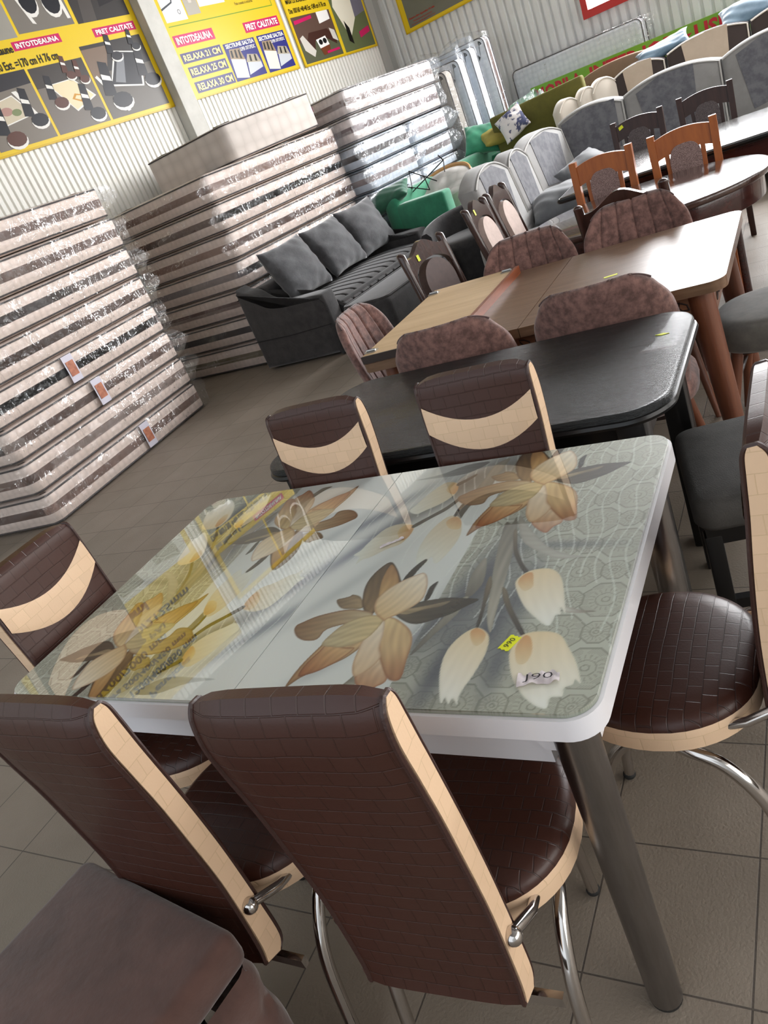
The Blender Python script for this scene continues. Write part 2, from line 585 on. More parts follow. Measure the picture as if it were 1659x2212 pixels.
# ------------------------------------------------------------------ posters
M_print = colattr_mat('printed_poster', rough=0.30, spec=0.25)
YEL = srgb(222, 190, 34); YEL2 = srgb(205, 168, 20); PNK = srgb(196, 24, 92); WHT = srgb(238, 236, 232); BLK = srgb(22, 20, 20)
NAVY = srgb(62, 58, 112); BLU = srgb(38, 40, 120); GRN = srgb(110, 150, 40)
def quad(g, x0, z0, x1, z1, y, col):
    g.add([(x0, y, z0), (x1, y, z0), (x1, y, z1), (x0, y, z1)], [(0, 1, 2, 3)], 0, None, col)
def poly(g, pts, y, col, fr):
    x0, z0, x1, z1 = fr
    g.add([(x0 + p[0] * (x1 - x0), y, z0 + p[1] * (z1 - z0)) for p in pts], [tuple(range(len(pts)))], 0, None, col)
def poster(label, s0, s1, z0, z1, pics, texts, strips=(), on_back=False):
    g = G(); g.box(((s1 - s0) / 2, -0.006, (z1 - z0) / 2), (s1 - s0, 0.012, z1 - z0), col=YEL)
    loc = wp(DB - 0.012, s0, z0) if on_back else wp(s0, DL + 0.012, z0)
    t = thing('wall_poster', label, 'poster', loc, RZB if on_back else RZL)
    W, H = s1 - s0, z1 - z0
    quad(g, 0, 0, W, 0.018, -0.0125, YEL2); quad(g, 0, H - 0.018, W, H, -0.0125, YEL2)
    quad(g, 0, 0, 0.018, H, -0.0125, YEL2); quad(g, W - 0.018, 0, W, H, -0.0125, YEL2)
    for (x0, a, x1, b, c) in strips:
        quad(g, x0 - s0, a - z0, x1 - s0, b - z0, -0.013, c)
    build('board', g, M_print, t, 0)
    for fr, polys in pics:
        gp = G(); fr = (fr[0] - s0, fr[1] - z0, fr[2] - s0, fr[3] - z0)
        for i, (pts, c) in enumerate(polys):
            poly(gp, pts, -0.0135 - 0.0003 * i, c, fr)
        build('picture', gp, M_print, t, 0)
    if texts:
        for s, x0, x1, a, b, c, bo in texts:
            gt = G(); put_text(gt, s, x0 - s0, x1 - s0, a - z0, b - z0, -0.0165, bo * 1.8, 0, c)
            build('lettering', gt, M_print, t, 0)
    return t
SQ = [(0, 0), (1, 0), (1, 1), (0, 1)]
DKF = srgb(92, 86, 78); CHB = srgb(28, 28, 34); CHW = srgb(225, 222, 215); MAR = srgb(196, 184, 160); BRN = srgb(84, 48, 36)
def disc(cx, cy, rx, ry, n=14): return [(cx + rx * math.cos(2 * PI * k / n), cy + ry * math.sin(2 * PI * k / n)) for k in range(n)]
def chairp(x, y, s, back=CHB, seat=CHB):
    return [([(x - .10 * s, y + .25 * s), (x + .02 * s, y + .75 * s), (x + .16 * s, y + .70 * s), (x + .10 * s, y + .2 * s)], back),
            ([(x - .03 * s, y + .48 * s), (x + .12 * s, y + .43 * s), (x + .12 * s, y + .50 * s), (x - .02 * s, y + .56 * s)], CHW),
            (disc(x + .16 * s, y + .1 * s, .19 * s, .14 * s), CHW), (disc(x + .16 * s, y + .13 * s, .18 * s, .12 * s), seat)]
pic_dining_black = [(SQ, DKF), ([(0, .62), (1, .62), (1, 1), (0, 1)], srgb(50, 46, 44)), ([(0, .55), (.25, .62), (.42, .95), (0, .95)], srgb(120, 100, 84)),
    ([(.2, .42), (.72, .32), (.9, .78), (.48, .86)], CHW), ([(.23, .44), (.70, .345), (.86, .77), (.5, .84)], CHB), ([(.3, .46), (.45, .42), (.62, .8), (.52, .82)], srgb(120, 122, 126)),
    ([(.02, .58), (.06, .6), (.34, .06), (.29, .05)], CHW)] + chairp(.14, .1, .9) + chairp(.78, .28, .75) + chairp(.42, .72, .5) + chairp(.8, .8, .4)
pic_dining_marble = [(SQ, srgb(112, 104, 96)), ([(0, .7), (1, .7), (1, 1), (0, 1)], srgb(64, 58, 54)), ([(.2, .72), (.66, .74), (.95, .42), (.5, .26)], CHW), ([(.23, .71), (.65, .725), (.91, .43), (.5, .285)], srgb(224, 208, 170)),
    ([(.5, .45), (.58, .52), (.78, .46), (.66, .37)], srgb(196, 140, 40)), ([(.55, .45), (.6, .49), (.72, .46), (.64, .41)], srgb(224, 208, 170))] + chairp(.18, .35, .7, CHB, BRN) + chairp(.7, .05, .8) + chairp(.6, .72, .5, BRN, BRN) + chairp(.8, .62, .5, BRN, BRN)
pic_dining_flower = [(SQ, srgb(120, 112, 102)), ([(0, .75), (1, .8), (1, 1), (0, 1)], srgb(46, 44, 48)), ([(.12, .62), (.6, .7), (.82, .38), (.2, .3)], CHW), ([(.14, .61), (.59, .685), (.79, .39), (.22, .32)], MAR),
    (disc(.4, .5, .1, .06), srgb(170, 130, 120)), (disc(.55, .46, .08, .05), srgb(120, 130, 90)), ([(.62, .74), (.7, .74), (.95, .2), (.88, .2)], CHW)] + chairp(.72, .18, .8) + chairp(.2, 0, .9, CHB, BRN)
pic_chairs_top = [(SQ, srgb(118, 112, 104)), ([(.1, 1), (.9, 1), (.86, .82), (.14, .80)], srgb(235, 236, 238)), ([(.06, 1), (.12, 1), (.36, .1), (.3, .12)], CHW), ([(.84, 1), (.9, 1), (.98, .1), (.92, .1)], CHW)] + [(disc(.38, .42, .15, .22), CHW), (disc(.38, .46, .14, .2), CHB), (disc(.76, .36, .16, .22), CHW), (disc(.76, .40, .15, .2), CHB)]
pic_dark_room = [(SQ, srgb(52, 48, 46)), ([(.1, 0), (.35, 0), (.5, 1), (.3, 1)], srgb(74, 68, 64)), ([(.5, .2), (1, .3), (1, .6), (.55, .5)], srgb(34, 30, 32))]
pic_grey = [(SQ, srgb(150, 146, 136))]
pic_mattress = [(SQ, srgb(232, 232, 232)), ([(0, .35), (.55, .5), (.95, 1), (0, 1)], srgb(214, 216, 218)), ([(0, .33), (.52, .45), (.9, 1), (.95, 1), (.56, .42), (.0, .28)], srgb(70, 74, 80)), (disc(.72, .2, .07, .06), srgb(120, 120, 120)), (disc(.72, .2, .045, .04), WHT)]
pic_hand = [(SQ, srgb(176, 170, 158)), ([(.1, 1), (.5, 1), (.45, .75), (.2, .7)], srgb(150, 92, 74)), ([(.3, .55), (.45, .85), (.5, .6), (.65, .8), (.62, .5), (.8, .65), (.6, .3), (.4, .3)], srgb(206, 200, 190))]
pic_foam = [(SQ, srgb(228, 228, 230)), ([(.2, 1), (.8, 1), (.6, .2)], srgb(168, 66, 66)), ([(.3, 1), (.5, 1), (.5, .4)], srgb(196, 110, 100))]
def pic_section(a): return [(SQ, BLU), ([(.04, .1), (.42, .02), (.5, .5), (.08, .62)], srgb(224, 220, 206)), ([(.07, .6), (.5, .5), (.44, .82), (.12, .84)], srgb(150, 130, 104)), ([(.12, .62), (.18, .61), (.2, .8), (.15, .8)], BLK), ([(.24, .6), (.3, .58), (.32, .8), (.27, .8)], BLK), ([(.36, .56), (.42, .54), (.42, .78), (.38, .78)], BLK),
    ([(.46, .08), (.95, .2), (.95, .36), (.55, .5)], srgb(196, 200, 206)), ([(.5, .42), (.95, .34), (.9, .56), (.6, .62)], srgb(170, 160, 140)), ([(.62, .42), (.68, .41), (.7, .58), (.65, .58)], BLK), ([(.78, .4), (.84, .38), (.85, .56), (.8, .57)], BLK)]
pic_corner = [(SQ, srgb(86, 88, 66)), ([(0, .45), (1, .5), (1, 1), (0, 1)], srgb(92, 70, 60)), ([(.65, .75), (.95, .8), (.95, 1), (.65, 1)], WHT), ([(.12, .3), (.3, .62), (.78, .62), (.96, .4), (.92, .25), (.7, .42), (.4, .42), (.3, .16)], srgb(66, 38, 30)), ([(.05, .55), (.14, .6), (.34, .22), (.26, .1), (.08, .28)], srgb(206, 200, 190)), ([(.84, .62), (.96, .55), (.98, .3), (.86, .38)], srgb(206, 200, 190)),
    ([(.42, .44), (.68, .48), (.72, .28), (.46, .24)], WHT), (disc(.52, .37, .05, .06), BLK), (disc(.63, .38, .05, .06), BLK), ([(.46, .24), (.72, .28), (.7, .1), (.5, .08)], srgb(110, 58, 34)), ([(.6, .1), (.95, .12), (.94, .17), (.6, .15)], PNK), ([(.04, .84), (.5, .9), (.5, .97), (.04, .92)], PNK)]
pic_bed = [(SQ, srgb(96, 104, 70)), ([(.55, .3), (1, .35), (1, 1), (.5, 1)], srgb(112, 108, 122)), ([(.05, .45), (.4, .9), (.72, .85), (.62, .3), (.3, .12)], srgb(228, 222, 202)), ([(.1, .52), (.2, .66), (.2, .95), (.06, .9)], srgb(240, 238, 230)), ([(.28, .72), (.34, .76), (.34, .98), (.28, .98)], BLK), ([(.42, .8), (.48, .8), (.5, .98), (.43, .98)], BLK), ([(.56, .8), (.62, .78), (.64, .98), (.57, .98)], BLK), ([(.22, .1), (.34, .06), (.34, .22), (.24, .3)], BLK), ([(.6, .1), (.95, .14), (.95, .2), (.6, .16)], PNK)]
pic_sofa = [(SQ, srgb(112, 112, 100)), ([(.28, .5), (.7, .3), (.98, .5), (.98, 1), (.2, 1)], srgb(44, 38, 40)), ([(.3, .62), (.66, .48), (.66, .6), (.34, .78)], srgb(70, 62, 64)), ([(.55, .06), (.98, .2), (.98, .3), (.55, .16)], PNK)]

ph = 1.55
poster('yellow dining set poster with four pictures of tables, hung left of the white post', 3.80, 6.03, 2.55, 2.55 + ph,
    [((5.19, 2.60, 5.97, 3.29), pic_dining_black), ((4.53, 2.60, 5.16, 3.20), pic_dining_marble), ((3.86, 2.60, 4.50, 3.21), pic_dining_flower),
     ((4.63, 3.49, 5.27, 4.04), pic_chairs_top), ((5.31, 3.48, 5.97, 4.04), pic_dark_room), ((3.86, 3.47, 4.60, 4.04), pic_grey)],
    [('INTOTDEAUNA', 4.53, 5.01, 3.378, 3.424, WHT, .02), ('PRET CALITATE', 5.46, 5.94, 3.355, 3.402, WHT, .02),
     ('Set Masa cu 6 scaune', 3.86, 4.49, 3.355, 3.425, BLK, .015), ('Dim 80/130 +40 Ext. =170 cm H 76 cm', 3.86, 4.92, 3.225, 3.30, BLK, .012)],
    [(4.50, 3.362, 5.04, 3.44, PNK), (5.43, 3.338, 5.97, 3.42, PNK)])
poster('yellow mattress poster reading RELAXA, between the white post and the sofa poster', 6.33, 8.19, 2.55, 2.55 + ph,
    [((6.40, 3.33, 6.72, 3.75), pic_mattress), ((6.74, 3.36, 6.94, 3.75), pic_hand), ((6.95, 3.42, 7.36, 3.75), pic_foam), ((7.06, 2.605, 7.59, 3.01), pic_section(0)), ((7.64, 2.60, 8.13, 3.01), pic_section(1))],
    [('INTOTDEAUNA', 6.42, 6.96, 3.105, 3.18, WHT, .02), ('PRET CALITATE', 7.53, 8.09, 3.085, 3.155, WHT, .02),
     ('RELAXA 21 CM', 6.42, 6.99, 2.935, 3.0, srgb(226, 214, 150), .02), ('RELAXA 25 CM', 6.44, 6.99, 2.785, 2.855, srgb(226, 214, 150), .02), ('RELAXA 30 CM', 6.45, 7.01, 2.625, 2.70, srgb(226, 214, 150), .02),
     ('SECTIUNE SALTEA', 7.09, 7.57, 2.955, 3.0, WHT, .02), ('SUPER ORTOPEDIC', 7.30, 7.56, 2.90, 2.94, WHT, .01), ('SECTIUNE SALTEA', 7.66, 8.11, 2.95, 2.995, WHT, .02), ('SUPER ORTOPEDIC', 7.85, 8.1, 2.90, 2.935, WHT, .01),
     ('Arc cu memorie prevazut pe toata suprafata', 7.42, 8.06, 3.43, 3.46, BLK, .0), ('Fata saltelei pe fete', 7.42, 7.98, 3.48, 3.51, BLK, .0), ('Fata cusuta si intoarsa', 7.5, 7.8, 3.365, 3.395, BLK, .0)],
    [(6.39, 3.085, 7.0, 3.20, PNK), (7.5, 3.065, 8.12, 3.175, PNK), (6.39, 2.915, 7.02, 3.02, NAVY), (6.42, 2.765, 7.02, 2.875, NAVY), (6.42, 2.605, 7.04, 2.72, NAVY), (6.4, 3.285, 8.1, 3.295, GRN), (8.1, 3.285, 8.11, 3.7, GRN)])
poster('yellow sofa poster beside the room corner, pictures of a corner sofa and a bed', 8.30, 9.90, 2.54, 2.54 + ph,
    [((8.34, 2.57, 9.12, 3.11), pic_corner), ((9.18, 2.57, 9.86, 3.80), pic_bed)],
    [('MASA CU SCAUNE DIN LEMN SI CLAPI', 8.36, 9.1, 3.26, 3.31, BLK, .01), ('Dim 100/160 +40+40 Ext. =240 cm H 76 cm', 8.36, 9.1, 3.15, 3.21, BLK, .01)])
poster('yellow poster of a dark sofa on the grey back wall', -5.40, -3.7, 2.51, 2.51 + ph,
    [((-5.31, 2.56, -3.78, 3.9), pic_sofa)],
    [('Pentru dim. Speciale 10 zile', -5.28, -4.84, 2.645, 2.675, srgb(180, 40, 20), .01), ('Materiale textile premium', -5.22, -4.9, 2.605, 2.63, srgb(180, 40, 20), .0), ('Livrare rapida garantie 2 ani', -5.26, -4.86, 2.575, 2.597, srgb(180, 40, 20), .0)],
    [(-5.31, 2.565, -4.80, 2.69, YEL)], on_back=True)
poster('yellow bedroom poster mirrored in the glass table, left of the dining set poster', 1.35, 3.62, 2.55, 2.55 + 1.9,
    [((1.42, 2.6, 3.55, 3.22), [(SQ, srgb(206, 206, 200)), ([(.1, .1), (.3, .1), (.4, .9), (.2, .9)], srgb(140, 138, 128)), ([(.5, .1), (.62, .1), (.7, .9), (.56, .9)], srgb(120, 118, 110)), ([(.75, .1), (.92, .2), (.95, .9), (.8, .8)], srgb(150, 148, 140))])],
    [('Dormitor Penelopa', 1.6, 2.9, 4.18, 4.29, BLK, .01), ('Comoda 1200/400/850 mm', 1.6, 3.1, 4.04, 4.13, BLK, .01), ('Noptiera 500/400/450 mm', 1.6, 3.0, 3.91, 4.0, BLK, .015), ('Pat 1600/2000 mm', 1.6, 2.8, 3.78, 3.87, BLK, .01), ('Dulap 4 Usi din PAL', 1.6, 2.9, 3.65, 3.74, BLK, .01), ('Dim 2100/520/2125mm', 1.6, 3.3, 3.52, 3.61, BLK, .01), ('Dormitor Demi', 1.6, 2.8, 3.34, 3.45, BLK, .02)])

# ------------------------------------------------------------------ green sign with red letters along the back wall
t = thing('sign_board', 'long green sign board with red lettering standing along the back wall', 'sign', wp(DB - 0.31, -3.65, 0.0), RZB)
g = G(); g.box((3.0, 0, 1.135), (6.0, 0.03, 0.30)); build('board', g, mat('green_sign', srgb(124, 178, 44), rough=0.35, col2=srgb(110, 162, 40), nscale=2), t)
for x in (0.3, 3.0, 5.7):
    g = G(); g.box((x, 0.04, 0.5), (0.05, 0.05, 1.0)); build('prop', g, M_trim, t)
X = -3.65; M_redl = mat('red_letters', srgb(190, 30, 44), rough=0.4)
LZ0, LZ1 = 1.085, 1.255
def word(s, a, b):
    g = G(); put_text(g, s, a - X, b - X, LZ0, LZ1, -0.017, .035); build('lettering', g, M_redl, t, 0)
word('MOBILA', -3.60, -2.95); word('INTER', -2.84, -2.22); word('IOR', -2.17, -1.78); word('USI', -1.58, -1.28); word('METALICE', -1.19, -0.05)
st = [(-1.68 - X + (0.075 if k % 2 == 0 else 0.03) * math.sin(PI * k / 5), 1.17 + (0.075 if k % 2 == 0 else 0.03) * math.cos(PI * k / 5)) for k in range(10)]
g = G(); g.add([(p[0], -0.017, p[1]) for p in st], [tuple(range(10))])
build('star', g, M_redl, t, 0)
# ------------------------------------------------------------------ dining table with printed glass top
TL, TW, TH = 1.295, 0.80, 0.76
PR = {
'pA':[(759,38),(757,66),(760,96),(769,131),(780,158),(812,173),(846,179),(862,147),(849,117),(826,96),(800,79),(777,62)],
'pAi':[(769,66),(768,96),(778,129),(786,147),(831,139),(850,137),(836,109),(812,84),(790,71)],
'pB':[(684,189),(680,204),(689,213),(718,232),(773,247),(813,243),(840,234),(839,222),(808,209),(761,191),(754,163),(730,159),(704,169)],
'pC':[(773,147),(776,172),(794,207),(829,227),(859,225),(869,220),(874,201),(862,161),(829,141),(797,141)],
'pD':[(887,66),(869,92),(860,130),(857,156),(859,188),(876,210),(892,173),(901,138),(915,113),(907,84)],
'pE':[(928,23),(905,41),(887,68),(902,88),(913,113),(947,73),(951,54),(938,42)],
'pF':[(872,213),(890,219),(923,199),(947,176),(961,146),(969,105),(977,66),(968,58),(950,65),(919,105),(891,156)],
'pG':[(797,273),(780,322),(782,366),(801,398),(827,375),(853,337),(862,320),(848,301),(835,266),(842,233),(817,242)],
'pGi':[(834,276),(814,325),(807,364),(809,389),(834,361),(855,321),(845,301)],
'pH':[(843,236),(829,271),(837,302),(861,331),(890,350),(900,351),(912,337),(925,305),(929,265),(905,233),(881,216),(874,211)],
'pI':[(734,278),(749,285),(760,289),(765,294),(788,284),(809,252),(788,248),(758,253)],
'leafL':[(880,238),(906,248),(922,259),(954,266),(986,269),(1020,265),(1045,260),(1028,243),(1004,222),(977,208),(948,198),(917,208)],
'leafLi':[(891,235),(928,245),(959,252),(990,260),(978,246),(948,239),(915,226)],
'stemF':[(860,323),(862,352),(870,379),(882,398),(888,392),(881,361),(876,330),(866,320)],
'leafS':[(936,262),(931,294),(932,309),(942,321),(943,298),(944,271)],
'T1':[(1103,292),(1101,316),(1118,336),(1147,340),(1168,328),(1184,301),(1196,264),(1205,233),(1209,214),(1199,229),(1202,212),(1195,210),(1190,184),(1167,201),(1134,237)],
'T2':[(1145,115),(1144,146),(1154,165),(1180,172),(1212,164),(1234,133),(1253,100),(1268,60),(1259,66),(1257,56),(1247,49),(1248,33),(1232,30),(1232,11),(1223,10),(1206,19),(1186,38),(1164,68)],
'T3':[(1062,24),(1040,81),(1034,128),(1045,164),(1065,184),(1086,175),(1099,155),(1104,119),(1100,74),(1094,45),(1093,25),(1096,11),(1084,23),(1081,12),(1071,24),(1070,13)],
'T1o':[(1104,303),(1109,325),(1123,330),(1132,305),(1135,287),(1122,278)],
'T2o':[(1150,134),(1156,161),(1168,157),(1179,126),(1176,100),(1162,100)],
'T3o':[(1060,172),(1068,183),(1087,171),(1091,151),(1083,139),(1072,147)],
'M1':[(692,435),(702,453),(708,484),(727,533),(760,546),(788,539),(801,527),(805,501),(797,465),(768,447),(742,423),(725,416),(715,401),(711,427)],
'M1o':[(769,506),(769,536),(795,534),(805,501),(795,477)],
'M2':[(866,388),(849,445),(851,506),(869,551),(892,554),(912,531),(929,482),(929,434),(914,380),(893,405),(888,380)],
'M2o':[(876,534),(891,551),(912,531),(919,501),(895,505)],
'M3':[(758,599),(765,623),(780,670),(804,710),(830,709),(847,688),(853,654),(835,619),(803,594),(783,581)],
'M3o':[(821,676),(826,708),(849,684),(850,651)],
'stM1':[(795,535),(823,566),(851,598),(875,642),(879,631),(860,586),(831,555),(803,524)],
'stM2':[(885,557),(886,591),(896,631),(909,663),(915,655),(903,622),(893,583),(893,554)],
'stM3':[(840,700),(857,716),(876,734),(879,726),(865,706),(847,688)],
'st1':[(1047,468),(1053,473),(1073,408),(1099,358),(1114,336),(1107,332),(1085,365),(1066,404)],
'st2':[(1079,291),(1091,281),(1114,234),(1157,165),(1153,159),(1119,208),(1093,253)],
'st3':[(1044,328),(1056,303),(1062,255),(1071,186),(1065,187),(1057,242),(1046,294)],
'lf1':[(1019,502),(1034,499),(1038,523),(1058,449),(1073,351),(1079,301),(1088,231),(1096,171),(1077,210),(1060,278),(1037,381)],
'lf2':[(1042,528),(1080,474),(1130,409),(1174,379),(1206,369),(1162,367),(1122,391),(1084,423),(1060,466)],
'lf3':[(1019,383),(1036,314),(1029,276),(1016,267),(1005,327),(1009,373)],
'lf4':[(1023,267),(1017,221),(997,174),(978,128),(969,120),(980,170),(997,222),(1008,263)],
'lf5':[(1205,231),(1233,221),(1258,217),(1239,214),(1209,217)],
'lf6':[(943,789),(937,728),(934,663),(913,598),(905,521),(895,517),(894,616),(906,699),(913,766)],
'lf7':[(894,787),(848,744),(761,742),(713,746),(777,758),(833,787)],
'lf8':[(891,84),(880,60),(866,36),(851,21),(881,22),(895,45),(902,57)],
}
def print_colors(nx, ny):
    """paint the floral print of the glass top on an nx*ny lattice (metres), returns linear rgba"""
    X, Y = np.meshgrid(np.linspace(0, TL, nx), np.linspace(0, TW, ny), indexing='ij')
    rng = np.random.default_rng(3)
    def half(X, Y):
        """the right half of the print; the left half is the same turned by 180 degrees"""
        S = lambda r, g_, b: np.array([r, g_, b], float)
        img = np.zeros(X.shape + (3,)) + S(224, 230, 224)
        def blend(mask, c): img[:] = img * (1 - mask[..., None]) + c * mask[..., None]
        def smooth(a, b, v): 
            t = np.clip((v - a) / (b - a), 0, 1); return t * t * (3 - 2 * t)
        # soft tonal bands of the print
        blend(0.35 * smooth(0.62, 0.9, X), S(188, 198, 192))
        pat = smooth(0.963, 0.967, X)
        blend(pat, S(176, 181, 164))
        # octagon tile ornament
        gx, gy = (X - 1.209) / 0.0583, (Y - 0.0895) / 0.0780
        for big in (True, False):
            fx, fy = gx + 40, gy + 40
            ix = np.round(fx); iy = np.round(fy); par = (ix + iy) % 2
            ok = par == (1 if big else 0)
            # nearest centre of the wanted parity
            dx = fx - ix; dy = fy - iy
            alt = np.abs(dx) > np.abs(dy)
            ix2 = np.where(ok, ix, np.where(alt, ix + np.sign(dx), ix)); iy2 = np.where(ok, iy, np.where(alt, iy, iy + np.sign(dy)))
            ddx = (fx - ix2) * 0.0583; ddy = (fy - iy2) * 0.0780
            rad = 0.0385 if big else 0.0225
            oc = np.maximum(np.maximum(np.abs(ddx), np.abs(ddy) * 0.92), (np.abs(ddx) + np.abs(ddy) * 0.92) * 0.7071)
            rr = np.hypot(ddx, ddy); an = np.arctan2(ddy, ddx)
            ins = (oc < rad) & (pat > 0.5)
            blend((ins * 1.0) * 0.55, S(164, 168, 149))
            blend(((np.abs(oc - rad) < 0.0013) & (pat > .5)) * 0.75, S(122, 126, 110))
            blend(((np.abs(rr - rad * .16) < 0.0012) & ins) * 0.7, S(122, 126, 110))
            blend(((np.abs(rr - rad * .42) < 0.0012) & ins) * 0.6, S(124, 128, 112))
            blend((((np.cos(an * 18) > 0.55) & (rr > rad * .5) & (rr < rad * (.72 if big else .92)) & ins)) * 0.5, S(126, 130, 114))
            if big:
                blend(((np.sin(ddx * 1500) * np.sin(ddy * 1400) > 0.25) & (oc > rad * .70) & ins) * 0.45, S(130, 134, 118))
        # blurred dark shade of the printed stems
        def blob(cx, cy, sx, sy, an, c, k):
            ca, sa = math.cos(an), math.sin(an)
            u = ((X - cx) * ca + (Y - cy) * sa) / sx; v = (-(X - cx) * sa + (Y - cy) * ca) / sy
            blend(k * np.exp(-(u * u + v * v)), c)
        shade = S(70, 78, 88)
        for (ox, oy) in ((0, 0),):
            blob(1.030, 0.300, 0.17, 0.045, 1.35, shade, .95)
            blob(1.090, 0.180, 0.12, 0.035, 1.45, shade, .9)
            blob(1.035, 0.090, 0.10, 0.022, 1.5, shade, .85)
            blob(1.125, 0.290, 0.07, 0.025, 1.6, shade, .75)
            blob(0.985, 0.200, 0.09, 0.02, 1.2, shade, .6)
            blob(1.13, 0.10, 0.07, 0.02, 1.6, shade, .7)
            blob(0.700, 0.470, 0.13, 0.02, 1.05, S(120, 128, 146), .75)
            blob(0.690, 0.600, 0.16, 0.02, 0.9, S(120, 130, 140), .75)
            blob(0.840, 0.660, 0.16, 0.035, 0.95, S(60, 66, 66), .85)
            blob(0.930, 0.720, 0.13, 0.03, 0.9, S(70, 72, 66), .6)
            blob(0.800, 0.080, 0.06, 0.02, 0.8, S(150, 158, 160), .5)
            blob(0.720, 0.300, 0.15, 0.02, 1.0, S(168, 178, 178), .5)
            blob(1.16, 0.41, 0.09, 0.013, -.1, shade, .5)
        # wavy white lines
        for off in range(-26, 34):
            ph = X - off * 0.0245 + 0.010 * np.sin((Y - 0.02 * off) * 27) + 0.02 * np.sin(Y * 6 + off * .2)
            reach = (Y > 0.22 + 0.10 * np.sin(off * 1.3) + 0.25 * (X < 0.95))
            blend(((np.abs(ph - 0.62) < 0.0016) & reach & (X > 0.66)) * 0.45, S(222, 232, 222))
        def petal(key, c_root, c_tip, off=(0, 0), axis=None, vein=0.10, edge=0.5, edgec=(92, 66, 44), alpha=1.0, mid=None):
            P = np.array(PR[key], float) / 1000 + np.array(off)
            x0, y0 = P.min(0) - 0.004; x1, y1 = P.max(0) + 0.004
            i0, i1 = np.searchsorted(X[:, 0], [x0, x1]) if X[1, 0] > X[0, 0] else (X.shape[0] - np.searchsorted(X[::-1, 0], [x1, x0]))
            j0, j1 = np.searchsorted(Y[0], [y0, y1]) if Y[0, 1] > Y[0, 0] else (Y.shape[1] - np.searchsorted(Y[0, ::-1], [y1, y0]))
            i0, i1 = max(0, int(i0)), min(X.shape[0], int(i1) + 1); j0, j1 = max(0, int(j0)), min(X.shape[1], int(j1) + 1)
            if i1 <= i0 or j1 <= j0: return
            # smooth outline
            Q = []
            n = len(P)
            for i in range(n):
                p0, p1, p2, p3 = P[i - 1], P[i], P[(i + 1) % n], P[(i + 2) % n]
                for t in (0, .25, .5, .75):
                    Q.append(0.5 * (2 * p1 + (p2 - p0) * t + (2 * p0 - 5 * p1 + 4 * p2 - p3) * t * t + (3 * p1 - p0 - 3 * p2 + p3) * t ** 3))
            Q = np.array(Q)
            x = X[i0:i1, j0:j1]; y = Y[i0:i1, j0:j1]
            ins = np.zeros(x.shape, bool); dist = np.full(x.shape, 9.0)
            for k in range(len(Q)):
                a = Q[k]; b = Q[(k + 1) % len(Q)]
                cr = ((a[1] > y) != (b[1] > y)) & (x < (b[0] - a[0]) * (y - a[1]) / ((b[1] - a[1]) if abs(b[1] - a[1]) > 1e-12 else 1e-12) + a[0])
                ins ^= cr
                e = b - a; L2 = max((e ** 2).sum(), 1e-12)
                tt = np.clip(((x - a[0]) * e[0] + (y - a[1]) * e[1]) / L2, 0, 1)
                dist = np.minimum(dist, np.hypot(x - a[0] - tt * e[0], y - a[1] - tt * e[1]))
            sd = np.where(ins, dist, -dist)
            al = np.clip(sd / 0.0016 + 0.5, 0, 1) * alpha
            cen = P.mean(0)
            ax = np.array(axis if axis is not None else (1, 0), float); ax = ax / np.hypot(*ax)
            pr_ = (P - cen) @ ax
            t = np.clip(((x - cen[0]) * ax[0] + (y - cen[1]) * ax[1] - pr_.min()) / (pr_.max() - pr_.min()), 0, 1)
            c = np.array(c_root) * (1 - t[..., None]) + np.array(c_tip) * t[..., None]
            if mid is not None:
                wgt = np.exp(-((t - .45) / .25) ** 2)[..., None] * .8
                c = c * (1 - wgt) + np.array(mid) * wgt
            acr = (x - cen[0]) * -ax[1] + (y - cen[1]) * ax[0]
            v = (np.sin(acr * 420 + 3 * np.sin(t * 5)) * .6 + np.sin(acr * 230 + 5 * t) * .5) * vein * .45
            c = c * (1 + v[..., None] * 0.5)
            if edge:
                ew = np.exp(-(np.maximum(sd, 0) / 0.0035) ** 2)[..., None] * edge
                c = c * (1 - ew) + np.array(edgec) * ew
            img[i0:i1, j0:j1] = img[i0:i1, j0:j1] * (1 - al[..., None]) + c * al[..., None]
        G1, G2 = (128, 126, 112), (88, 88, 78)
        for k in ('lf3', 'lf4', 'lf6'): petal(k, (150, 148, 132), (96, 96, 86), axis=(0, -1), vein=.15, edge=.15, edgec=(80, 80, 70))
        petal('lf7', (120, 124, 122), (190, 198, 192), axis=(-1, 0), vein=.1, edge=0)
        petal('lf8', (150, 150, 132), (96, 92, 74), axis=(-1, 0), vein=.3, edge=.2)
        petal('lf2', (150, 150, 136), (176, 178, 166), axis=(1, -.2), vein=.12, edge=.15, edgec=(90, 90, 80))
        petal('lf5', (196, 196, 182), (120, 120, 108), axis=(1, 0), vein=.1, edge=.2)
        petal('lf1', (112, 110, 98), (168, 166, 148), axis=(0, -1), vein=.35, edge=.15, edgec=(80, 80, 70))
        for k in ('st1', 'st2', 'st3'): petal(k, (128, 118, 92), (40, 38, 34), axis=(0, -1), vein=.1, edge=.3, edgec=(60, 52, 36))
        TU = (232, 237, 228); TY = (226, 204, 156)
        for k, ax in (('M1', (-1, -.2)), ('M2', (-.6, -1)), ('M3', (-1, -.5))): petal(k, (208, 190, 150), (218, 226, 214), axis=ax, vein=.05, edge=.18, edgec=(190, 196, 176))
        for k, ax in (('M1o', (-1, 0)), ('M2o', (-.5, -1)), ('M3o', (-1, 0))): petal(k, (196, 130, 60), (214, 186, 130), axis=ax, vein=.05, edge=0, alpha=.75)
        for k in ('stM1', 'stM2', 'stM3'): petal(k, (30, 30, 28), (58, 52, 40), axis=(1, 1), vein=0, edge=0)
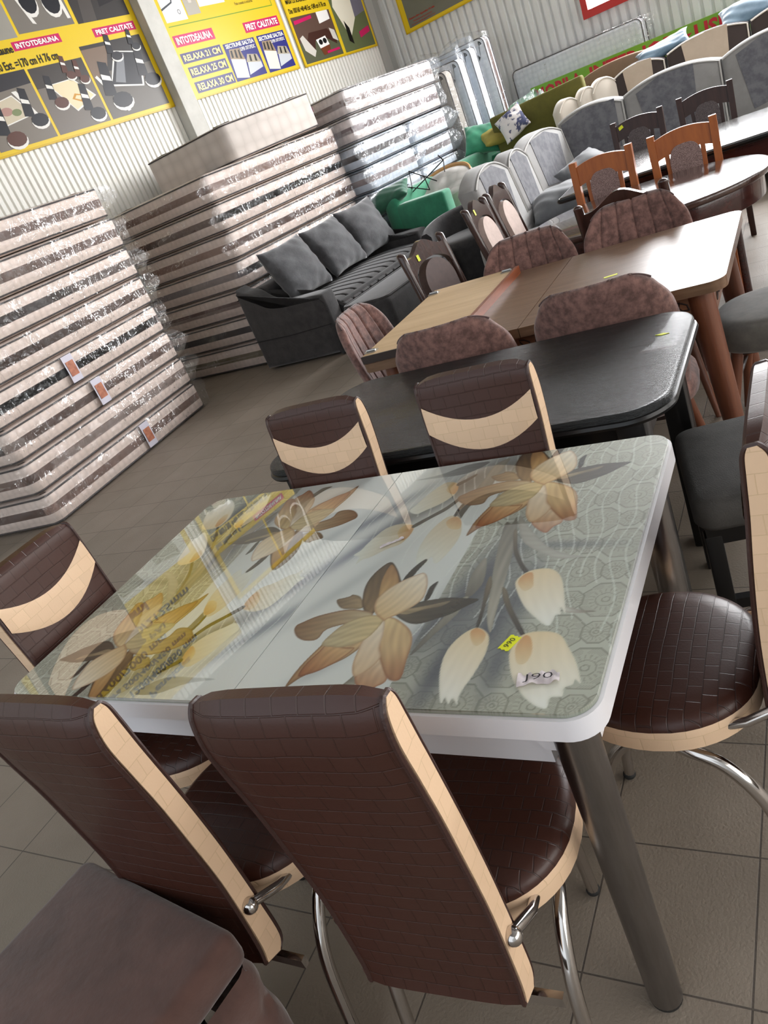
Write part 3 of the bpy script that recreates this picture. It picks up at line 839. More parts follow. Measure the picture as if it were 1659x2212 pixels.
        for k, ax in (('T1', (.3, -1)), ('T2', (.3, -1)), ('T3', (-.2, -1))): petal(k, TY, TU, axis=ax, vein=.05, edge=.22, edgec=(176, 178, 150))
        for k, ax in (('T1o', (.2, -1)), ('T2o', (.1, -1)), ('T3o', (0, -1))): petal(k, (206, 140, 72), (218, 196, 146), axis=ax, vein=.05, edge=0, alpha=.8)
        for off in ((0.187, 0.432), (0, 0)):
            petal('stemF', (24, 22, 20), (40, 34, 28), off, (0, 1), 0, 0)
            petal('leafS', (24, 24, 22), (58, 58, 54), off, (0, 1), .1, .3, (20, 20, 18))
            petal('leafL', (92, 84, 66), (40, 38, 32), off, (1, 0), .35, .4, (30, 28, 22))
            petal('leafLi', (170, 150, 108), (110, 100, 76), off, (1, 0), .35, .1)
            petal('pI', (176, 152, 108), (120, 98, 70), off, (-1, 0), .3, .5, (90, 70, 46))
            petal('pG', (140, 112, 70), (84, 64, 40), off, (-.2, 1), .35, .6, (52, 36, 22))
            petal('pGi', (204, 166, 104), (166, 118, 64), off, (0, 1), .2, .3, (130, 84, 40))
            petal('pB', (196, 180, 138), (128, 92, 58), off, (-1, -.1), .25, .6, (104, 62, 34))
            petal('pA', (206, 176, 124), (150, 106, 64), off, (-.6, -1), .25, .6, (96, 60, 32))
            petal('pAi', (214, 178, 120), (150, 84, 40), off, (-.5, -1), .25, .6, (100, 46, 20))
            petal('pE', (216, 196, 160), (166, 112, 70), off, (-.2, -1), .2, .55, (128, 66, 36))
            petal('pF', (224, 200, 142), (158, 106, 66), off, (.3, -1), .25, .5, (124, 72, 40), mid=(206, 176, 122))
            petal('pD', (232, 222, 196), (206, 176, 134), off, (-.2, -1), .12, .4, (150, 104, 66))
            petal('pC', (212, 190, 132), (182, 168, 126), off, (-1, -.3), .25, .35, (128, 104, 66))
            petal('pH', (216, 182, 124), (232, 224, 200), off, (.5, 1), .18, .45, (140, 88, 52))
        return img
    right = half(X, Y)
    left = half(TL - X, TW - Y)
    img = np.where((X >= TL / 2)[..., None], right, left)
    lum = img.mean(-1, keepdims=True)
    img = img * .87 + lum * .13
    c = np.clip(img / 255, 0, 1)
    lin = np.where(c <= 0.04045, c / 12.92, ((c + 0.055) / 1.055) ** 2.4)
    return lin

M_white = mat('white_lacquer', srgb(236, 234, 238), rough=0.28, coat=0.3)
M_chrome = mat('chrome', srgb(205, 200, 196), rough=0.13, metal=1.0)
M_steel = mat('brushed_steel', srgb(150, 146, 144), rough=0.30, metal=1.0, col2=srgb(132, 128, 126), nscale=30, stretch=(1, 1, .1))
M_glass = colattr_mat('printed_glass', rough=0.30, coat=1.0, spec=0.25)
M_dark = mat('dark_gap', srgb(30, 32, 30), rough=0.6)
M_rub = mat('black_rubber', srgb(30, 29, 28), rough=0.7)

tbl = thing('dining_table', 'white dining table with floral printed glass top, in front among brown and cream chairs', 'table', (0, 0, 0))
def glass_half(name, x0, x1, left):
    nx, ny = 324, 400
    o0 = rrect(0, 0, TL, TW, 0.045, 8)
    C_ = print_colors(nx * 2 + 1, ny + 1)
    xs = np.linspace(0, TL, nx * 2 + 1); ys = np.linspace(0, TW, ny + 1)
    a, b = (0, nx + 1) if left else (nx, nx * 2 + 1)
    xs = xs[a:b].copy(); C_ = C_[a:b]
    if left: xs[-1] -= 0.0012
    else: xs[0] += 0.0012
    XX, YY = np.meshgrid(xs, ys, indexing='ij')
    r = 0.045
    # pull the lattice in to the rounded corners
    ex = np.minimum(XX, TL - XX); ey = np.minimum(YY, TW - YY)
    cm = (ex < r) & (ey < r)
    cxx = np.where(XX < TL / 2, r, TL - r); cyy = np.where(YY < TW / 2, r, TW - r)
    u = (XX - cxx) / r; v = (YY - cyy) / r
    un = u * np.sqrt(np.maximum(0, 1 - v * v / 2)); vn = v * np.sqrt(np.maximum(0, 1 - u * u / 2))
    XX = np.where(cm, cxx + un * r, XX); YY = np.where(cm, cyy + vn * r, YY)
    n, m = XX.shape
    co = np.stack([XX, YY, np.full_like(XX, TH)], -1).reshape(-1, 3)
    idx = np.arange(n * m).reshape(n, m)
    faces = np.stack([idx[:-1, :-1], idx[1:, :-1], idx[1:, 1:], idx[:-1, 1:]], -1).reshape(-1, 4)
    # rim down to the carrier
    loop = np.concatenate([idx[:, 0], idx[-1, 1:], idx[-2::-1, -1], idx[0, -2:0:-1]])
    low = co[loop].copy(); low[:, 2] = TH - 0.008
    k = len(loop); base = n * m
    rim = np.stack([loop, np.roll(loop, -1), base + (np.arange(k) + 1) % k, base + np.arange(k)], -1)
    co = np.concatenate([co, low]); faces = np.concatenate([faces, rim[:, ::-1]])
    col = np.ones((len(co), 4)); col[:n * m, :3] = C_.reshape(-1, 3); col[n * m:, :3] = np.array([.19, .22, .15])
    me = bpy.data.meshes.new(name)
    me.from_pydata(co.tolist(), [], faces.tolist())
    ca = me.color_attributes.new('Col', 'FLOAT_COLOR', 'POINT')
    ca.data.foreach_set('color', col.ravel())
    me.materials.append(M_glass)
    me.update()
    o = bpy.data.objects.new(name, me); COL.objects.link(o); o.parent = tbl
    return o
glass_half('glass_leaf', 0, TL / 2, True)
glass_half('glass_leaf', TL / 2, TL, False)
e = 0.006
g = G(); g.prism(rrect(-e, -e, TL / 2 - 0.001, TW + e, 0.004, 3), TH - 0.046, TH - 0.0085, r=0.003)
g2 = G()
def half_round(x0, x1, left):
    r = 0.05; pts = []
    full = rrect(-e, -e, TL + e, TW + e, r, 8)
    return [(min(p[0], x1), p[1]) if left else (max(p[0], x0), p[1]) for p in full]
g = G(); g.prism(half_round(0, TL / 2 - 0.001, True), TH - 0.046, TH - 0.0085)
build('table_leaf', g, M_white, tbl)
g = G(); g.prism(half_round(TL / 2 + 0.001, TL, False), TH - 0.046, TH - 0.0085)
build('table_leaf', g, M_white, tbl)
g = G()
g.box((TL / 2, 0.055, TH - 0.096), (TL - 0.20, 0.018, 0.10)); g.box((TL / 2, TW - 0.055, TH - 0.096), (TL - 0.30, 0.018, 0.10))
g.box((0.05, TW / 2, TH - 0.096), (0.018, TW - 0.2, 0.10)); g.box((TL - 0.05, TW / 2, TH - 0.096), (0.018, TW - 0.2, 0.10))
build('apron', g, M_white, tbl)
for lx, ly, dx, dy in ((0.07, 0.06, .004, -.004), (TL - 0.055, 0.05, -.012, .012), (TL - 0.055, TW - 0.05, -.01, -.01), (0.07, TW - 0.06, 0, 0)):
    g = G(); g.tube([(lx, ly, TH - 0.05), (lx + dx, ly + dy, 0.012)], [0.034, 0.030], 24, 0)
    l = build('leg', g, M_steel, tbl)
    g = G(); g.lathe([(0.027, 0.0), (0.029, 0.004), (0.029, 0.014), (0.02, 0.016)], 20, M=Matrix.Translation((lx + dx, ly + dy, 0))); build('foot_cap', g, M_rub, l)
for sx, sy in ((0.10, 0.05), (TL - 0.09, 0.04), (TL - 0.09, TW - 0.04), (0.10, TW - 0.05)):
    g = G(); g.prism([(sx - .05, TH - 0.05), (sx + .05, TH - 0.05), (sx + .012, TH - 0.11), (sx - .012, TH - 0.11)], sy - .004, sy + .004, 'y'); build('corner_bracket', g, M_white, tbl)

# ------------------------------------------------------------------ the six brown and cream chairs
LB = srgb(66, 36, 27); LBL = srgb(46, 30, 27)
M_lb_back = weave_mat('embossed_brown_leather', LB, srgb(60, 33, 25), 0.36, ('X', 'Z'), 0.039, 0.029, .6, .045)
M_lb_seat = weave_mat('embossed_brown_leather_seat', LB, srgb(56, 35, 30), 0.36, ('X', 'Y'), 0.034, 0.026, .45, .05)
CR = srgb(236, 202, 168)
M_cr = weave_mat('embossed_cream_leather', CR, srgb(220, 188, 151), 0.45, ('Y', 'Z'), 0.050, 0.034, .22, .03)
M_cr_f = weave_mat('embossed_cream_band', CR, srgb(220, 188, 151), 0.45, ('X', 'Z'), 0.036, 0.030, .25, .03)
M_pipe = mat('brown_piping', srgb(60, 36, 31), rough=0.4, bump=.2, bscale=90)
OUT = [(-.197, .971), (-.213, .949), (-.221, .899), (-.214, .839), (-.201, .757), (-.191, .66), (-.182, .556), (-.183, .46), (-.187, .386), (-.194, .353)]
INN = [(-.176, .968), (-.167, .949), (-.162, .909), (-.156, .846), (-.145, .766), (-.134, .677), (-.126, .583), (-.121, .458), (-.121, .361), (-.142, .336)]
def smooth_curve(pts, n=5): return [(p.x, p.y) for p in bez([(a, b, 0) for a, b in pts], n)]
OUTS, INNS = smooth_curve(OUT), smooth_curve(INN)
def back_hw(z): return 0.128 + 0.014 * min(1, max(0, (z - .34) / .5)) 
def yz_inner(z):
    for (y0, z0), (y1, z1) in zip(INNS, INNS[1:]):
        if z1 <= z <= z0:
            return y0 + (y1 - y0) * (z - z0) / (z1 - z0 + 1e-9)
    return INNS[-1][0]
def chair_proto(label):
    t = thing('dining_chair', label, 'chair', (0, 0, 0), 0, 'brown and cream chairs around the glass table')
    prof = OUTS + INNS[::-1]
    g = G(); nx = 10
    rings = []
    for i in range(nx + 1):
        u = -1 + 2 * i / nx
        sh = 1.0 if abs(u) < 1 else 1.0
        rings.append([(u * back_hw(z), y - 0.006 * (1 - u * u) * 0, z) for y, z in prof])
    # rounded shoulders
    def shrink(ring, d, s):
        cx = sum(p[1] for p in ring) / len(ring); cz = sum(p[2] for p in ring) / len(ring)
        return [(p[0] + s * 0.0, p[1] + (cx - p[1]) * d * .25, p[2] - 0.014 * d * min(1, max(0, (p[2] - .88) / .09)) ** 2) for p in ring]
    rings = [shrink(r_, (abs(-1 + 2 * i / nx)) ** 6, 0) for i, r_ in enumerate(rings)]
    g.loft(rings, 0, True)
    build('backrest', g, M_lb_back, t, 50)
    for s in (-1, 1):
        ring = rings[-1] if s > 0 else rings[0]
        n = len(ring); cy = sum(p[1] for p in ring) / n
        no = len(OUTS)
        def rr(k, off):   # shrink towards the mid curve
            p = ring[k]; q = ring[n - 1 - k]
            m = ((p[1] + q[1]) / 2, (p[2] + q[2]) / 2)
            f = 0.80
            return (p[0] + s * off, m[0] + (p[1] - m[0]) * f, m[1] + (p[2] - m[1]) * f)
        r1 = [rr(k, 0.0003) for k in range(n)]; r2 = [rr(k, 0.0035) for k in range(n)]
        r3 = [(p[0] + s * .0015, p[1], p[2]) for p in r2]
        g = G(); g.loft([r1, r2, r3], 0, True); build('side_panel', g, M_cr, t, 50)
        g = G(); g.tube([(p[0] + s * 0.0005, p[1], p[2]) for p in ring], 0.0042, 6, closed=True); build('piping', g, M_pipe, t)
    g = G()
    def band(u, v):
        x = (-1 + 2 * u) * .985; zc = 0.832 + 0.052 * x * x; z = zc + (0.5 - v) * (0.074 - .006 * x * x) - 0.012
        return (x * back_hw(z), yz_inner(z) + 0.0022 * math.sin(PI * min(1, max(0, v))) ** .3 + .0003, z)
    g.grid(band, 16, 8); build('band', g, M_cr_f, t, 60)
    # seat
    def seat_ring(sc, z, hw=.196, y0=-.118, y1=.262):
        pts = []
        for k in range(48):
            a = 2 * PI * k / 48; c, s_ = math.cos(a), math.sin(a)
            ym = 0.055
            if s_ >= 0: x = hw * math.copysign(abs(c) ** .9, c); y = ym + (y1 - ym) * s_
            else:
                x = hw * math.copysign(abs(c) ** .55, c) * (1 - 0.20 * abs(s_) ** 1.5); y = ym + (ym - y0) * -abs(s_) ** .75
            pts.append((x * sc, ym + (y - ym) * sc, z))
        return pts
    g = G(); g.loft([seat_ring(s_, z) for s_, z in ((.99, .452), (.985, .458), (.955, .468), (.88, .476), (.7, .482), (.4, .485), (.1, .486))])
    build('seat', g, M_lb_seat, t, 60)
    g = G(); g.loft([seat_ring(s_, z) for s_, z in ((.96, .405), (.995, .41), (1.0, .43), (1.0, .446), (.985, .453))]); build('seat_border', g, M_cr, t, 40)
    # chrome frame
    g = G(); g.tube([(.145 * math.cos(2 * PI * k / 32), .06 + .145 * math.sin(2 * PI * k / 32), .392) for k in range(32)], .011, 10, closed=True)
    build('seat_ring', g, M_chrome, t)
    for s in (-1, 1):
        g = G(); g.tube(bez([(s * .05, .17, .390), (s * .115, .10, .386), (s * .150, .02, .375), (s * .160, -.05, .345), (s * .166, -.105, .26), (s * .170, -.135, .12), (s * .173, -.150, .008)], 6), .0125, 12)
        l = build('leg', g, M_chrome, t)
        g = G(); g.ball((s * .173, -.150, .012), .015, n=8, sc=(1, 1, .8)); build('foot_cap', g, M_rub, l)
        g = G(); g.tube(bez([(s * .09, -.02, .388), (s * .12, .08, .375), (s * .118, .16, .31), (s * .10, .215, .16), (s * .092, .235, .008)], 6), .0125, 12)
        l = build('leg', g, M_chrome, t)
        g = G(); g.ball((s * .092, .235, .012), .015, n=8, sc=(1, 1, .8)); build('foot_cap', g, M_rub, l)
        g = G(); g.tube([(s * .139, -.158, .473), (s * .15, -.10, .445), (s * .135, -.01, .405)], .009, 10); g.ball((s * .143, -.160, .474), .0145, n=8); build('backrest_rod', g, M_chrome, t)
    g = G(); g.box((0, -.150, .31), (.345, .012, .022)); build('stretcher', g, M_chrome, t)
    return t
ch0 = chair_proto('brown leather chair with its full back to the viewer, right of two front chairs')
place(ch0, (0.986, 0.0, 0), R(4.5))
dup(ch0, (0.53, -.028, 0), R(0.5), 'brown leather chair seen from behind at the lower left, against the velvet pouffe')
dup(ch0, (0.425, 0.668, 0), R(180), 'brown chair with cream band at the far side of the glass table, the left one')
dup(ch0, (0.880, 0.665, 0), R(178), 'brown chair with cream band at the far side of the glass table, the right one')
dup(ch0, (0.105, 0.25, 0), R(-90), 'brown chair with cream band at the left end of the glass table')
dup(ch0, (1.318, 0.458, 0), R(90), 'brown chair with cream sides at the right end of the glass table, seat in view')

# ------------------------------------------------------------------ velvet pouffe, lower left
M_velvet = mat('brown_velvet', srgb(104, 76, 68), rough=0.9, sheen=0.4, col2=srgb(80, 58, 52), nscale=6, ndetail=4, bump=.15, bscale=60, spec=.2)
M_button = mat('velvet_button', srgb(86, 62, 57), rough=0.9, sheen=.6)
pf = thing('pouffe', 'brown velvet pouffe with tufted sides at the lower left, beside a chair', 'pouffe', (0.476, -0.337, 0), R(-8.8))
g = G(); g.box((0, -.06, .485), (.445, .36, .075), r=.022, seg=4); build('lid', g, M_velvet, pf, 60)
def tuft(u, v):
    a = u * 4
    k = int(a) % 4; f = a - int(a)
    hx, hy = .212, .170
    cs = [(-hx, -hy), (hx, -hy), (hx, hy), (-hx, hy)]
    p = cs[k]; q = cs[(k + 1) % 4]
    x = p[0] + (q[0] - p[0]) * f; y = p[1] + (q[1] - p[1]) * f
    nx_, ny_ = [(0, -1), (1, 0), (0, 1), (-1, 0)][k]
    z = .05 + v * .392
    L = 2 * (hx if k % 2 == 0 else hy)
    d = 0.014
    for bi in range(5):
        for bj in range(3):
            bx = (bi + (.5 if bj % 2 else 0)) * L / 4; bz = .05 + .08 + bj * .11
            rr = math.hypot(f * L - bx, z - bz)
            d -= 0.03 * math.exp(-(rr / .022) ** 2)
    e_ = min(f, 1 - f) * L
    d *= min(1, e_ / .02); d -= 0.01 * (1 - min(1, min(v, 1 - v) / .08))
    return (x + nx_ * d, y + ny_ * d - .06, z)
g = G(); g.grid(tuft, 160, 40, wu=True); build('body', g, M_velvet, pf, 80)
g = G()
for k in range(4):
    hx, hy = .212, .170
    p = [(-hx, -hy), (hx, -hy), (hx, hy), (-hx, hy)][k]; q = [(hx, -hy), (hx, hy), (-hx, hy), (-hx, -hy)][k]
    nx_, ny_ = [(0, -1), (1, 0), (0, 1), (-1, 0)][k]; L = 2 * (hx if k % 2 == 0 else hy)
    for bi in range(5):
        for bj in range(3):
            bx = (bi + (.5 if bj % 2 else 0)) * L / 4
            if bx <= .02 or bx >= L - .02: continue
            g.ball((p[0] + (q[0] - p[0]) * bx / L - nx_ * .006, p[1] + (q[1] - p[1]) * bx / L - ny_ * .006 - .06, .13 + bj * .11), .010, n=5, sc=(1, 1, 1))
o = build('button', g, M_button, pf)
for x in (-.17, .17):
    for y in (-.19, .07):
        g = G(); g.lathe([(.018, 0), (.022, .01), (.024, .055)], 12, M=Matrix.Translation((x, y, 0))); build('leg', g, M_rub, pf)

# ------------------------------------------------------------------ stickers lying on the tables
M_tag = mat('yellow_sticker', srgb(226, 232, 30), rough=0.5)
M_ink = mat('pen_ink', srgb(30, 26, 34), rough=0.5)
M_paper = mat('torn_paper', srgb(228, 220, 222), rough=0.8, col2=srgb(206, 194, 196), nscale=40)
def flat_text(g, s, w, h, z, bold=0.0):
    vs, fs = text_geo(s, bold)
    ax = min(v[0] for v in vs); bx = max(v[0] for v in vs); az = min(v[1] for v in vs); bz = max(v[1] for v in vs)
    g.add([((v[0] - (ax + bx) / 2) / (bx - ax) * w, (v[1] - (az + bz) / 2) / (bz - az) * h, z) for v in vs], fs)
def sticker(label, loc, rz, w=.034, h=.017, text=None, rot=None, group=None):
    t = thing('price_sticker', label, 'price sticker', loc, rz, group)
    if rot: t.rotation_euler = rot
    n = 5; out = [(-w / 2 + .002 * (k % 2), h / 2 - h * k / n) for k in range(n + 1)] + [(w / 2 - .002 * (k % 2), -h / 2 + h * k / n) for k in range(n + 1)]
    g = G(); g.prism(out, 0.0002, 0.0008); build('label_paper', g, M_tag, t, 0)
    if text:
        g = G(); flat_text(g, text, w * .62, h * .5, .0011); build('writing', g, M_ink, t, 0)
    return t
sticker('yellow price sticker reading 990 beside the printed tulip on the glass table', (1.137, .145, TH), R(68), .036, .020, '990')
def torn(label, loc, rz, w, h, seed, text=None):
    rnd = random.Random(seed)
    t = thing('torn_label', label, 'paper scrap', loc, rz)
    g = G(); nu, nv = 16, 6
    def fn(u, v):
        x = (u - .5) * w; y = (v - .5) * h * (0.75 + .3 * math.sin(u * 17 + seed) * math.cos(u * 7)) + .002 * math.sin(u * 23 + seed)
        return (x, y, .0009 + .0022 * abs(math.sin(u * 11 + seed)) * abs(math.sin(v * 3 + u * 5)) + rnd.random() * .0006)
    g.grid(fn, nu, nv); build('paper', g, M_paper, t, 30)
    if text:
        g = G(); flat_text(g, text, w * .7, h * .55, .0042, -.01); build('writing', g, M_ink, t, 0)
    return t
torn('torn white paper label with handwritten price on the glass table', (1.205, .066, TH), R(10), .062, .030, 1, 'J90')
torn('crumpled torn paper strip stuck on the glass table near its middle', (.772, .470, TH), R(33), .055, .013, 5)
# ------------------------------------------------------------------ black dining table behind
def wood_mat(name, c1, c2, rough, coat=0.0, axis='X', scale=1.0, bump=.1, spec=.5):
    st = {'X': (1.2, 14, 14), 'Y': (14, 1.2, 14), 'Z': (14, 14, 1.2)}[axis]
    st = tuple(s * scale for s in st)
    return mat(name, c1, rough=rough, coat=coat, coat_rough=.06, spec=spec, col2=c2, nscale=2.2, ndetail=9, stretch=st, lo=.35, hi=.68, bump=bump, bscale=9, bstretch=tuple(s * 1.6 for s in st))
M_black_top = wood_mat('black_stained_oak', srgb(30, 32, 33), srgb(46, 48, 49), .27, .05, 'X', 2.2, .8)
M_black = mat('black_lacquer', srgb(15, 14, 14), rough=.33, coat=.1, spec=.35)
M_walnut = wood_mat('walnut_veneer', srgb(104, 77, 57), srgb(128, 99, 76), .32, .0, 'X', 1.6, .06, .4)
M_walnut_leg = wood_mat('walnut_leg', srgb(120, 70, 46), srgb(96, 54, 36), .38, .15, 'Z', 1.0, .05)
M_carve = wood_mat('carved_walnut', srgb(138, 92, 64), srgb(112, 72, 50), .45, 0, 'X', 1.0, .08)
M_groove = mat('carved_groove', srgb(46, 28, 20), rough=.7)
M_ply = wood_mat('raw_plywood', srgb(206, 176, 136), srgb(188, 156, 116), .6, 0, 'X', .6, .05)
M_redwood = wood_mat('reddish_edge', srgb(150, 84, 52), srgb(120, 62, 38), .4, .1, 'Y', 1, .05)
M_dark_edge = mat('dark_edge', srgb(46, 32, 26), rough=.45)
M_iron = mat('hinge_metal', srgb(170, 168, 165), rough=.3, metal=1)

bt = thing('dining_table', 'black stained dining table right behind the floral glass table', 'table', (0.67, 1.27, 0))
g = G(); g.prism(rrect(-.60, -.335, .60, .335, .11, 10), .722, .76, r=.009); build('tabletop', g, [M_black_top], bt, 30)
g = G(); g.tube([(p[0], p[1], .731) for p in rrect(-.597, -.332, .597, .332, .11, 10)], .011, 8, closed=True); build('edge_moulding', g, M_black, bt)
g = G(); g.box((0, -.27, .672), (1.0, .02, .09)); g.box((0, .27, .672), (1.0, .02, .09)); g.box((-.51, 0, .672), (.02, .52, .09)); g.box((.51, 0, .672), (.02, .52, .09)); build('apron', g, M_black, bt, 0)
for x in (-.5, .5):
    for y in (-.265, .265):
        g = G(); g.box((x, y, .36), (.07, .07, .72), r=.006); build('leg', g, M_black, bt)
def rhomb(label, loc, rz):
    t = thing('price_sticker', label, 'price sticker', loc, rz)
    g = G(); g.prism([(-.019, 0), (0, -.008), (.019, 0), (0, .008)], .0003, .0012); build('label_paper', g, M_tag, t, 0); return t
rhomb('yellow diamond price sticker on the black table', (1.198, 1.412, .76), R(-8))

# ------------------------------------------------------------------ carved walnut table
wt = thing('dining_table', 'walnut table with carved apron and a flipped raw wood leaf on its left end', 'table', (0.665, 2.215, 0))
for k, (x0, x1) in enumerate(((-.655, .0), (.003, .665))):
    full = rrect(-.655, -.425, .665, .425, .05, 8)
    out = [(min(max(p[0], x0), x1), p[1]) for p in full]
    g = G(); g.prism(out, .726, .76, r=0.0); build('table_leaf', g, M_walnut, wt, 30)
for y, s in ((-.36, 1), (.36, -1)):
    g = G(); g.box((0.02, y, .664), (1.12, .022, .125)); a = build('apron', g, M_carve, wt, 0)
    gr = G()
    for cx in (-.45, -.30, -.15, 0, .15, .30, .45, .53):
        for k in range(4):
            an = PI / 4 + k * PI / 2
            pts = [(cx + .02 + math.cos(an) * r_ - math.sin(an) * b * .012, y - s * .0115, .664 + math.sin(an) * r_ * .8 + math.cos(an) * b * .012) for r_, b in ((.012, 0), (.03, 1), (.055, .6), (.066, 0), (.05, -.7), (.03, -1), (.012, 0))]
            gr.tube(pts, .0028, 5)
    build('carving', gr, M_groove, a)
for x, s in ((-.56, 1), (.59, -1)):
    g = G(); g.box((x, 0, .664), (.022, .70, .125)); a = build('apron', g, M_carve, wt, 0)
    gr = G()
    for cy in (-.28, -.14, 0, .14, .28):
        for k in range(4):
            an = PI / 4 + k * PI / 2
            pts = [(x - s * .0115, cy + math.cos(an) * r_ - math.sin(an) * b * .012, .664 + math.sin(an) * r_ * .8 + math.cos(an) * b * .012) for r_, b in ((.012, 0), (.03, 1), (.055, .6), (.066, 0), (.05, -.7), (.03, -1), (.012, 0))]
            gr.tube(pts, .0028, 5)
    build('carving', gr, M_groove, a)
for x, y in ((-.575, -.36), (.60, -.36), (-.575, .36), (.60, .36)):
    dx = .025 if x > 0 else -.025; dy = -.015 if y < 0 else .015
    g = G(); g.tube([(x - dx, y - dy, .727), (x, y, .35), (x + dx, y + dy, 0.0)], [.042, .036, .024], 20); build('leg', g, M_walnut_leg, wt)
g = G(); g.box((-.44, -.005, .775), (.405, .80, .028)); fl = build('flipped_leaf', g, M_ply, wt, 0); fl['label'] = 'raw light plywood underside of the flipped leaf'
g = G(); g.box((-.44, -.408, .775), (.407, .008, .0295)); build('leaf_edge', g, M_dark_edge, fl, 0)
g = G(); g.box((-.232, -.005, .777), (.016, .80, .034)); build('leaf_edge', g, M_redwood, fl, 0)
for x, y in ((-.62, -.36), (-.62, .33), (-.27, .36)):
    g = G(); g.box((x, y, .791), (.05, .03, .004)); g.tube([(x - .02, y, .795), (x + .02, y, .795)], .005, 8); build('hinge', g, M_iron, fl)
sticker('yellow price sticker on the walnut table top', (.918, 2.16, .76), R(10), .05, .017)

# ------------------------------------------------------------------ brown suede chairs round the walnut table
M_suede = mat('brown_suede', srgb(140, 103, 94), rough=.75, sheen=.3, spec=.3, col2=srgb(94, 67, 61), nscale=34, ndetail=8, lo=.38, hi=.62, bump=.15, bscale=220)
M_suede_d = mat('grey_suede_seat', srgb(112, 108, 100), rough=.85, sheen=.3, col2=srgb(92, 88, 82), nscale=20)
M_suede_b = mat('brown_suede_side', srgb(76, 52, 50), rough=.85, sheen=.3)
def suede_proto(label, seat_m=None):
    t = thing('dining_chair', label, 'chair', (0, 0, 0), 0, 'brown suede chairs round the walnut table')
    H0, H1 = .44, .885
    def surf(u, v, off):
        # u across (-1..1), v up (0..1): a curved shell tilting back, narrowing at the top corners
        x = u
        z = H0 + (H1 - H0) * v
        w_ = .205 + .025 * math.sin(PI * min(1, v * 1.1)) 
        top = max(0, (v - .72) / .28)
        v0, rc = .75, .48
        if v > v0 and abs(u) > 1 - rc:      # rounded top corners
            a_ = (abs(u) - (1 - rc)) / rc; b_ = (v - v0) / (1 - v0)
            x = math.copysign((1 - rc) + rc * a_ * math.sqrt(max(0, 1 - b_ * b_ / 2)), u)
            zz = H0 + (H1 - H0) * (v0 + (1 - v0) * b_ * math.sqrt(max(0, 1 - a_ * a_ / 2)))
        else:
            zz = z
        wx = w_ * (1 - .05 * top)
        y = -.155 - .075 * v + .085 * abs(u) ** 2.2 * (1 - .35 * v)
        return Vector((x * wx, y + off, zz))
    def shell(m, o0, o1, grooves):
        g = G(); nu, nv = 60, 22
        def front(u, v):
            p = surf(-1 + 2 * u, v, o1)
            e = min(1, (1 - abs(-1 + 2 * u)) / .12) ; f = min(1, (1 - v) / .10, v / .1 + .0)
            th = (max(0, e) ** .5) * (max(0, f) ** .5)
            gr = 0
            if grooves:
                for k in range(1, 6):
                    gr = max(gr, math.exp(-((u - k / 6) / .010) ** 2))
            p.y = p.y - (1 - th) * (o1 - o0) * .5 - gr * .008
            return p
        def back(u, v):
            p = surf(-1 + 2 * u, v, o0)
            e = min(1, (1 - abs(-1 + 2 * u)) / .12); f = min(1, (1 - v) / .10, v / .1)
            th = (max(0, e) ** .5) * (max(0, f) ** .5)
            p.y = p.y + (1 - th) * (o1 - o0) * .5
            return p
        g.grid(front, nu, nv); g.grid(back, nu, nv)
        return g
    g = shell(M_suede, -.022, .022, True); bo = build('backrest', g, M_suede, t, 60)
    bmm = bmesh.new(); bmm.from_mesh(bo.data); bmesh.ops.remove_doubles(bmm, verts=bmm.verts, dist=.0008); bmesh.ops.recalc_face_normals(bmm, faces=bmm.faces); bmm.to_mesh(bo.data); bmm.free()
    g = G()
    seam = [surf(-1 + 2 * k / 40, .985, 0.0) for k in range(41)]
    g.tube(seam, .004, 6); build('piping', g, M_suede_b, t)
    def sr(sc, z): return [(.225 * sc * math.copysign(abs(math.cos(a)) ** .8, math.cos(a)), .02 + .215 * sc * math.copysign(abs(math.sin(a)) ** .8, math.sin(a)), z) for a in [2 * PI * k / 40 for k in range(40)]]
    g = G(); g.loft([sr(s, z) for s, z in ((.9, .385), (.98, .40), (1, .43), (.985, .46), (.92, .48), (.7, .492), (.3, .496))]); build('seat', g, seat_m or M_suede, t, 70)
    g = G(); g.box((0, .01, .375), (.30, .30, .02)); build('seat_frame', g, M_dark_edge, t)
    for x in (-1, 1):
        for y in (-1, 1):
            g = G(); g.tube([(x * .14, y * .13 + .01, .38), (x * .205, y * .195 + .01, 0)], [.022, .0125], 14); build('leg', g, M_walnut_leg, t)
    for y in (-1, 1):
        g = G(); g.tube([(-.165, y * .155 + .01, .24), (.165, y * .155 + .01, .24)], .006, 8); build('stretcher', g, M_dark_edge, t)
    return t
s0 = suede_proto('brown suede chair with plain back to the viewer, left one between black and walnut tables')
place(s0, (.435, 1.845, 0), R(5))
dup(s0, (.965, 1.855, 0), R(3), 'brown suede chair with plain back to the viewer, right one between black and walnut tables')
dup(s0, (.445, 2.595, 0), R(182), 'brown suede chair with ribbed back at the far side of the walnut table, left one')
dup(s0, (.915, 2.65, 0), R(184), 'brown suede chair with ribbed back at the far side of the walnut table, right one')
dup(s0, (-.03, 2.26, 0), R(-86), 'brown suede chair at the left end of the walnut table beside the flipped leaf')
s1 = suede_proto('grey seated suede chair on wooden legs at the right end of the walnut table', M_suede_d)
place(s1, (1.43, 2.30, 0), R(86))

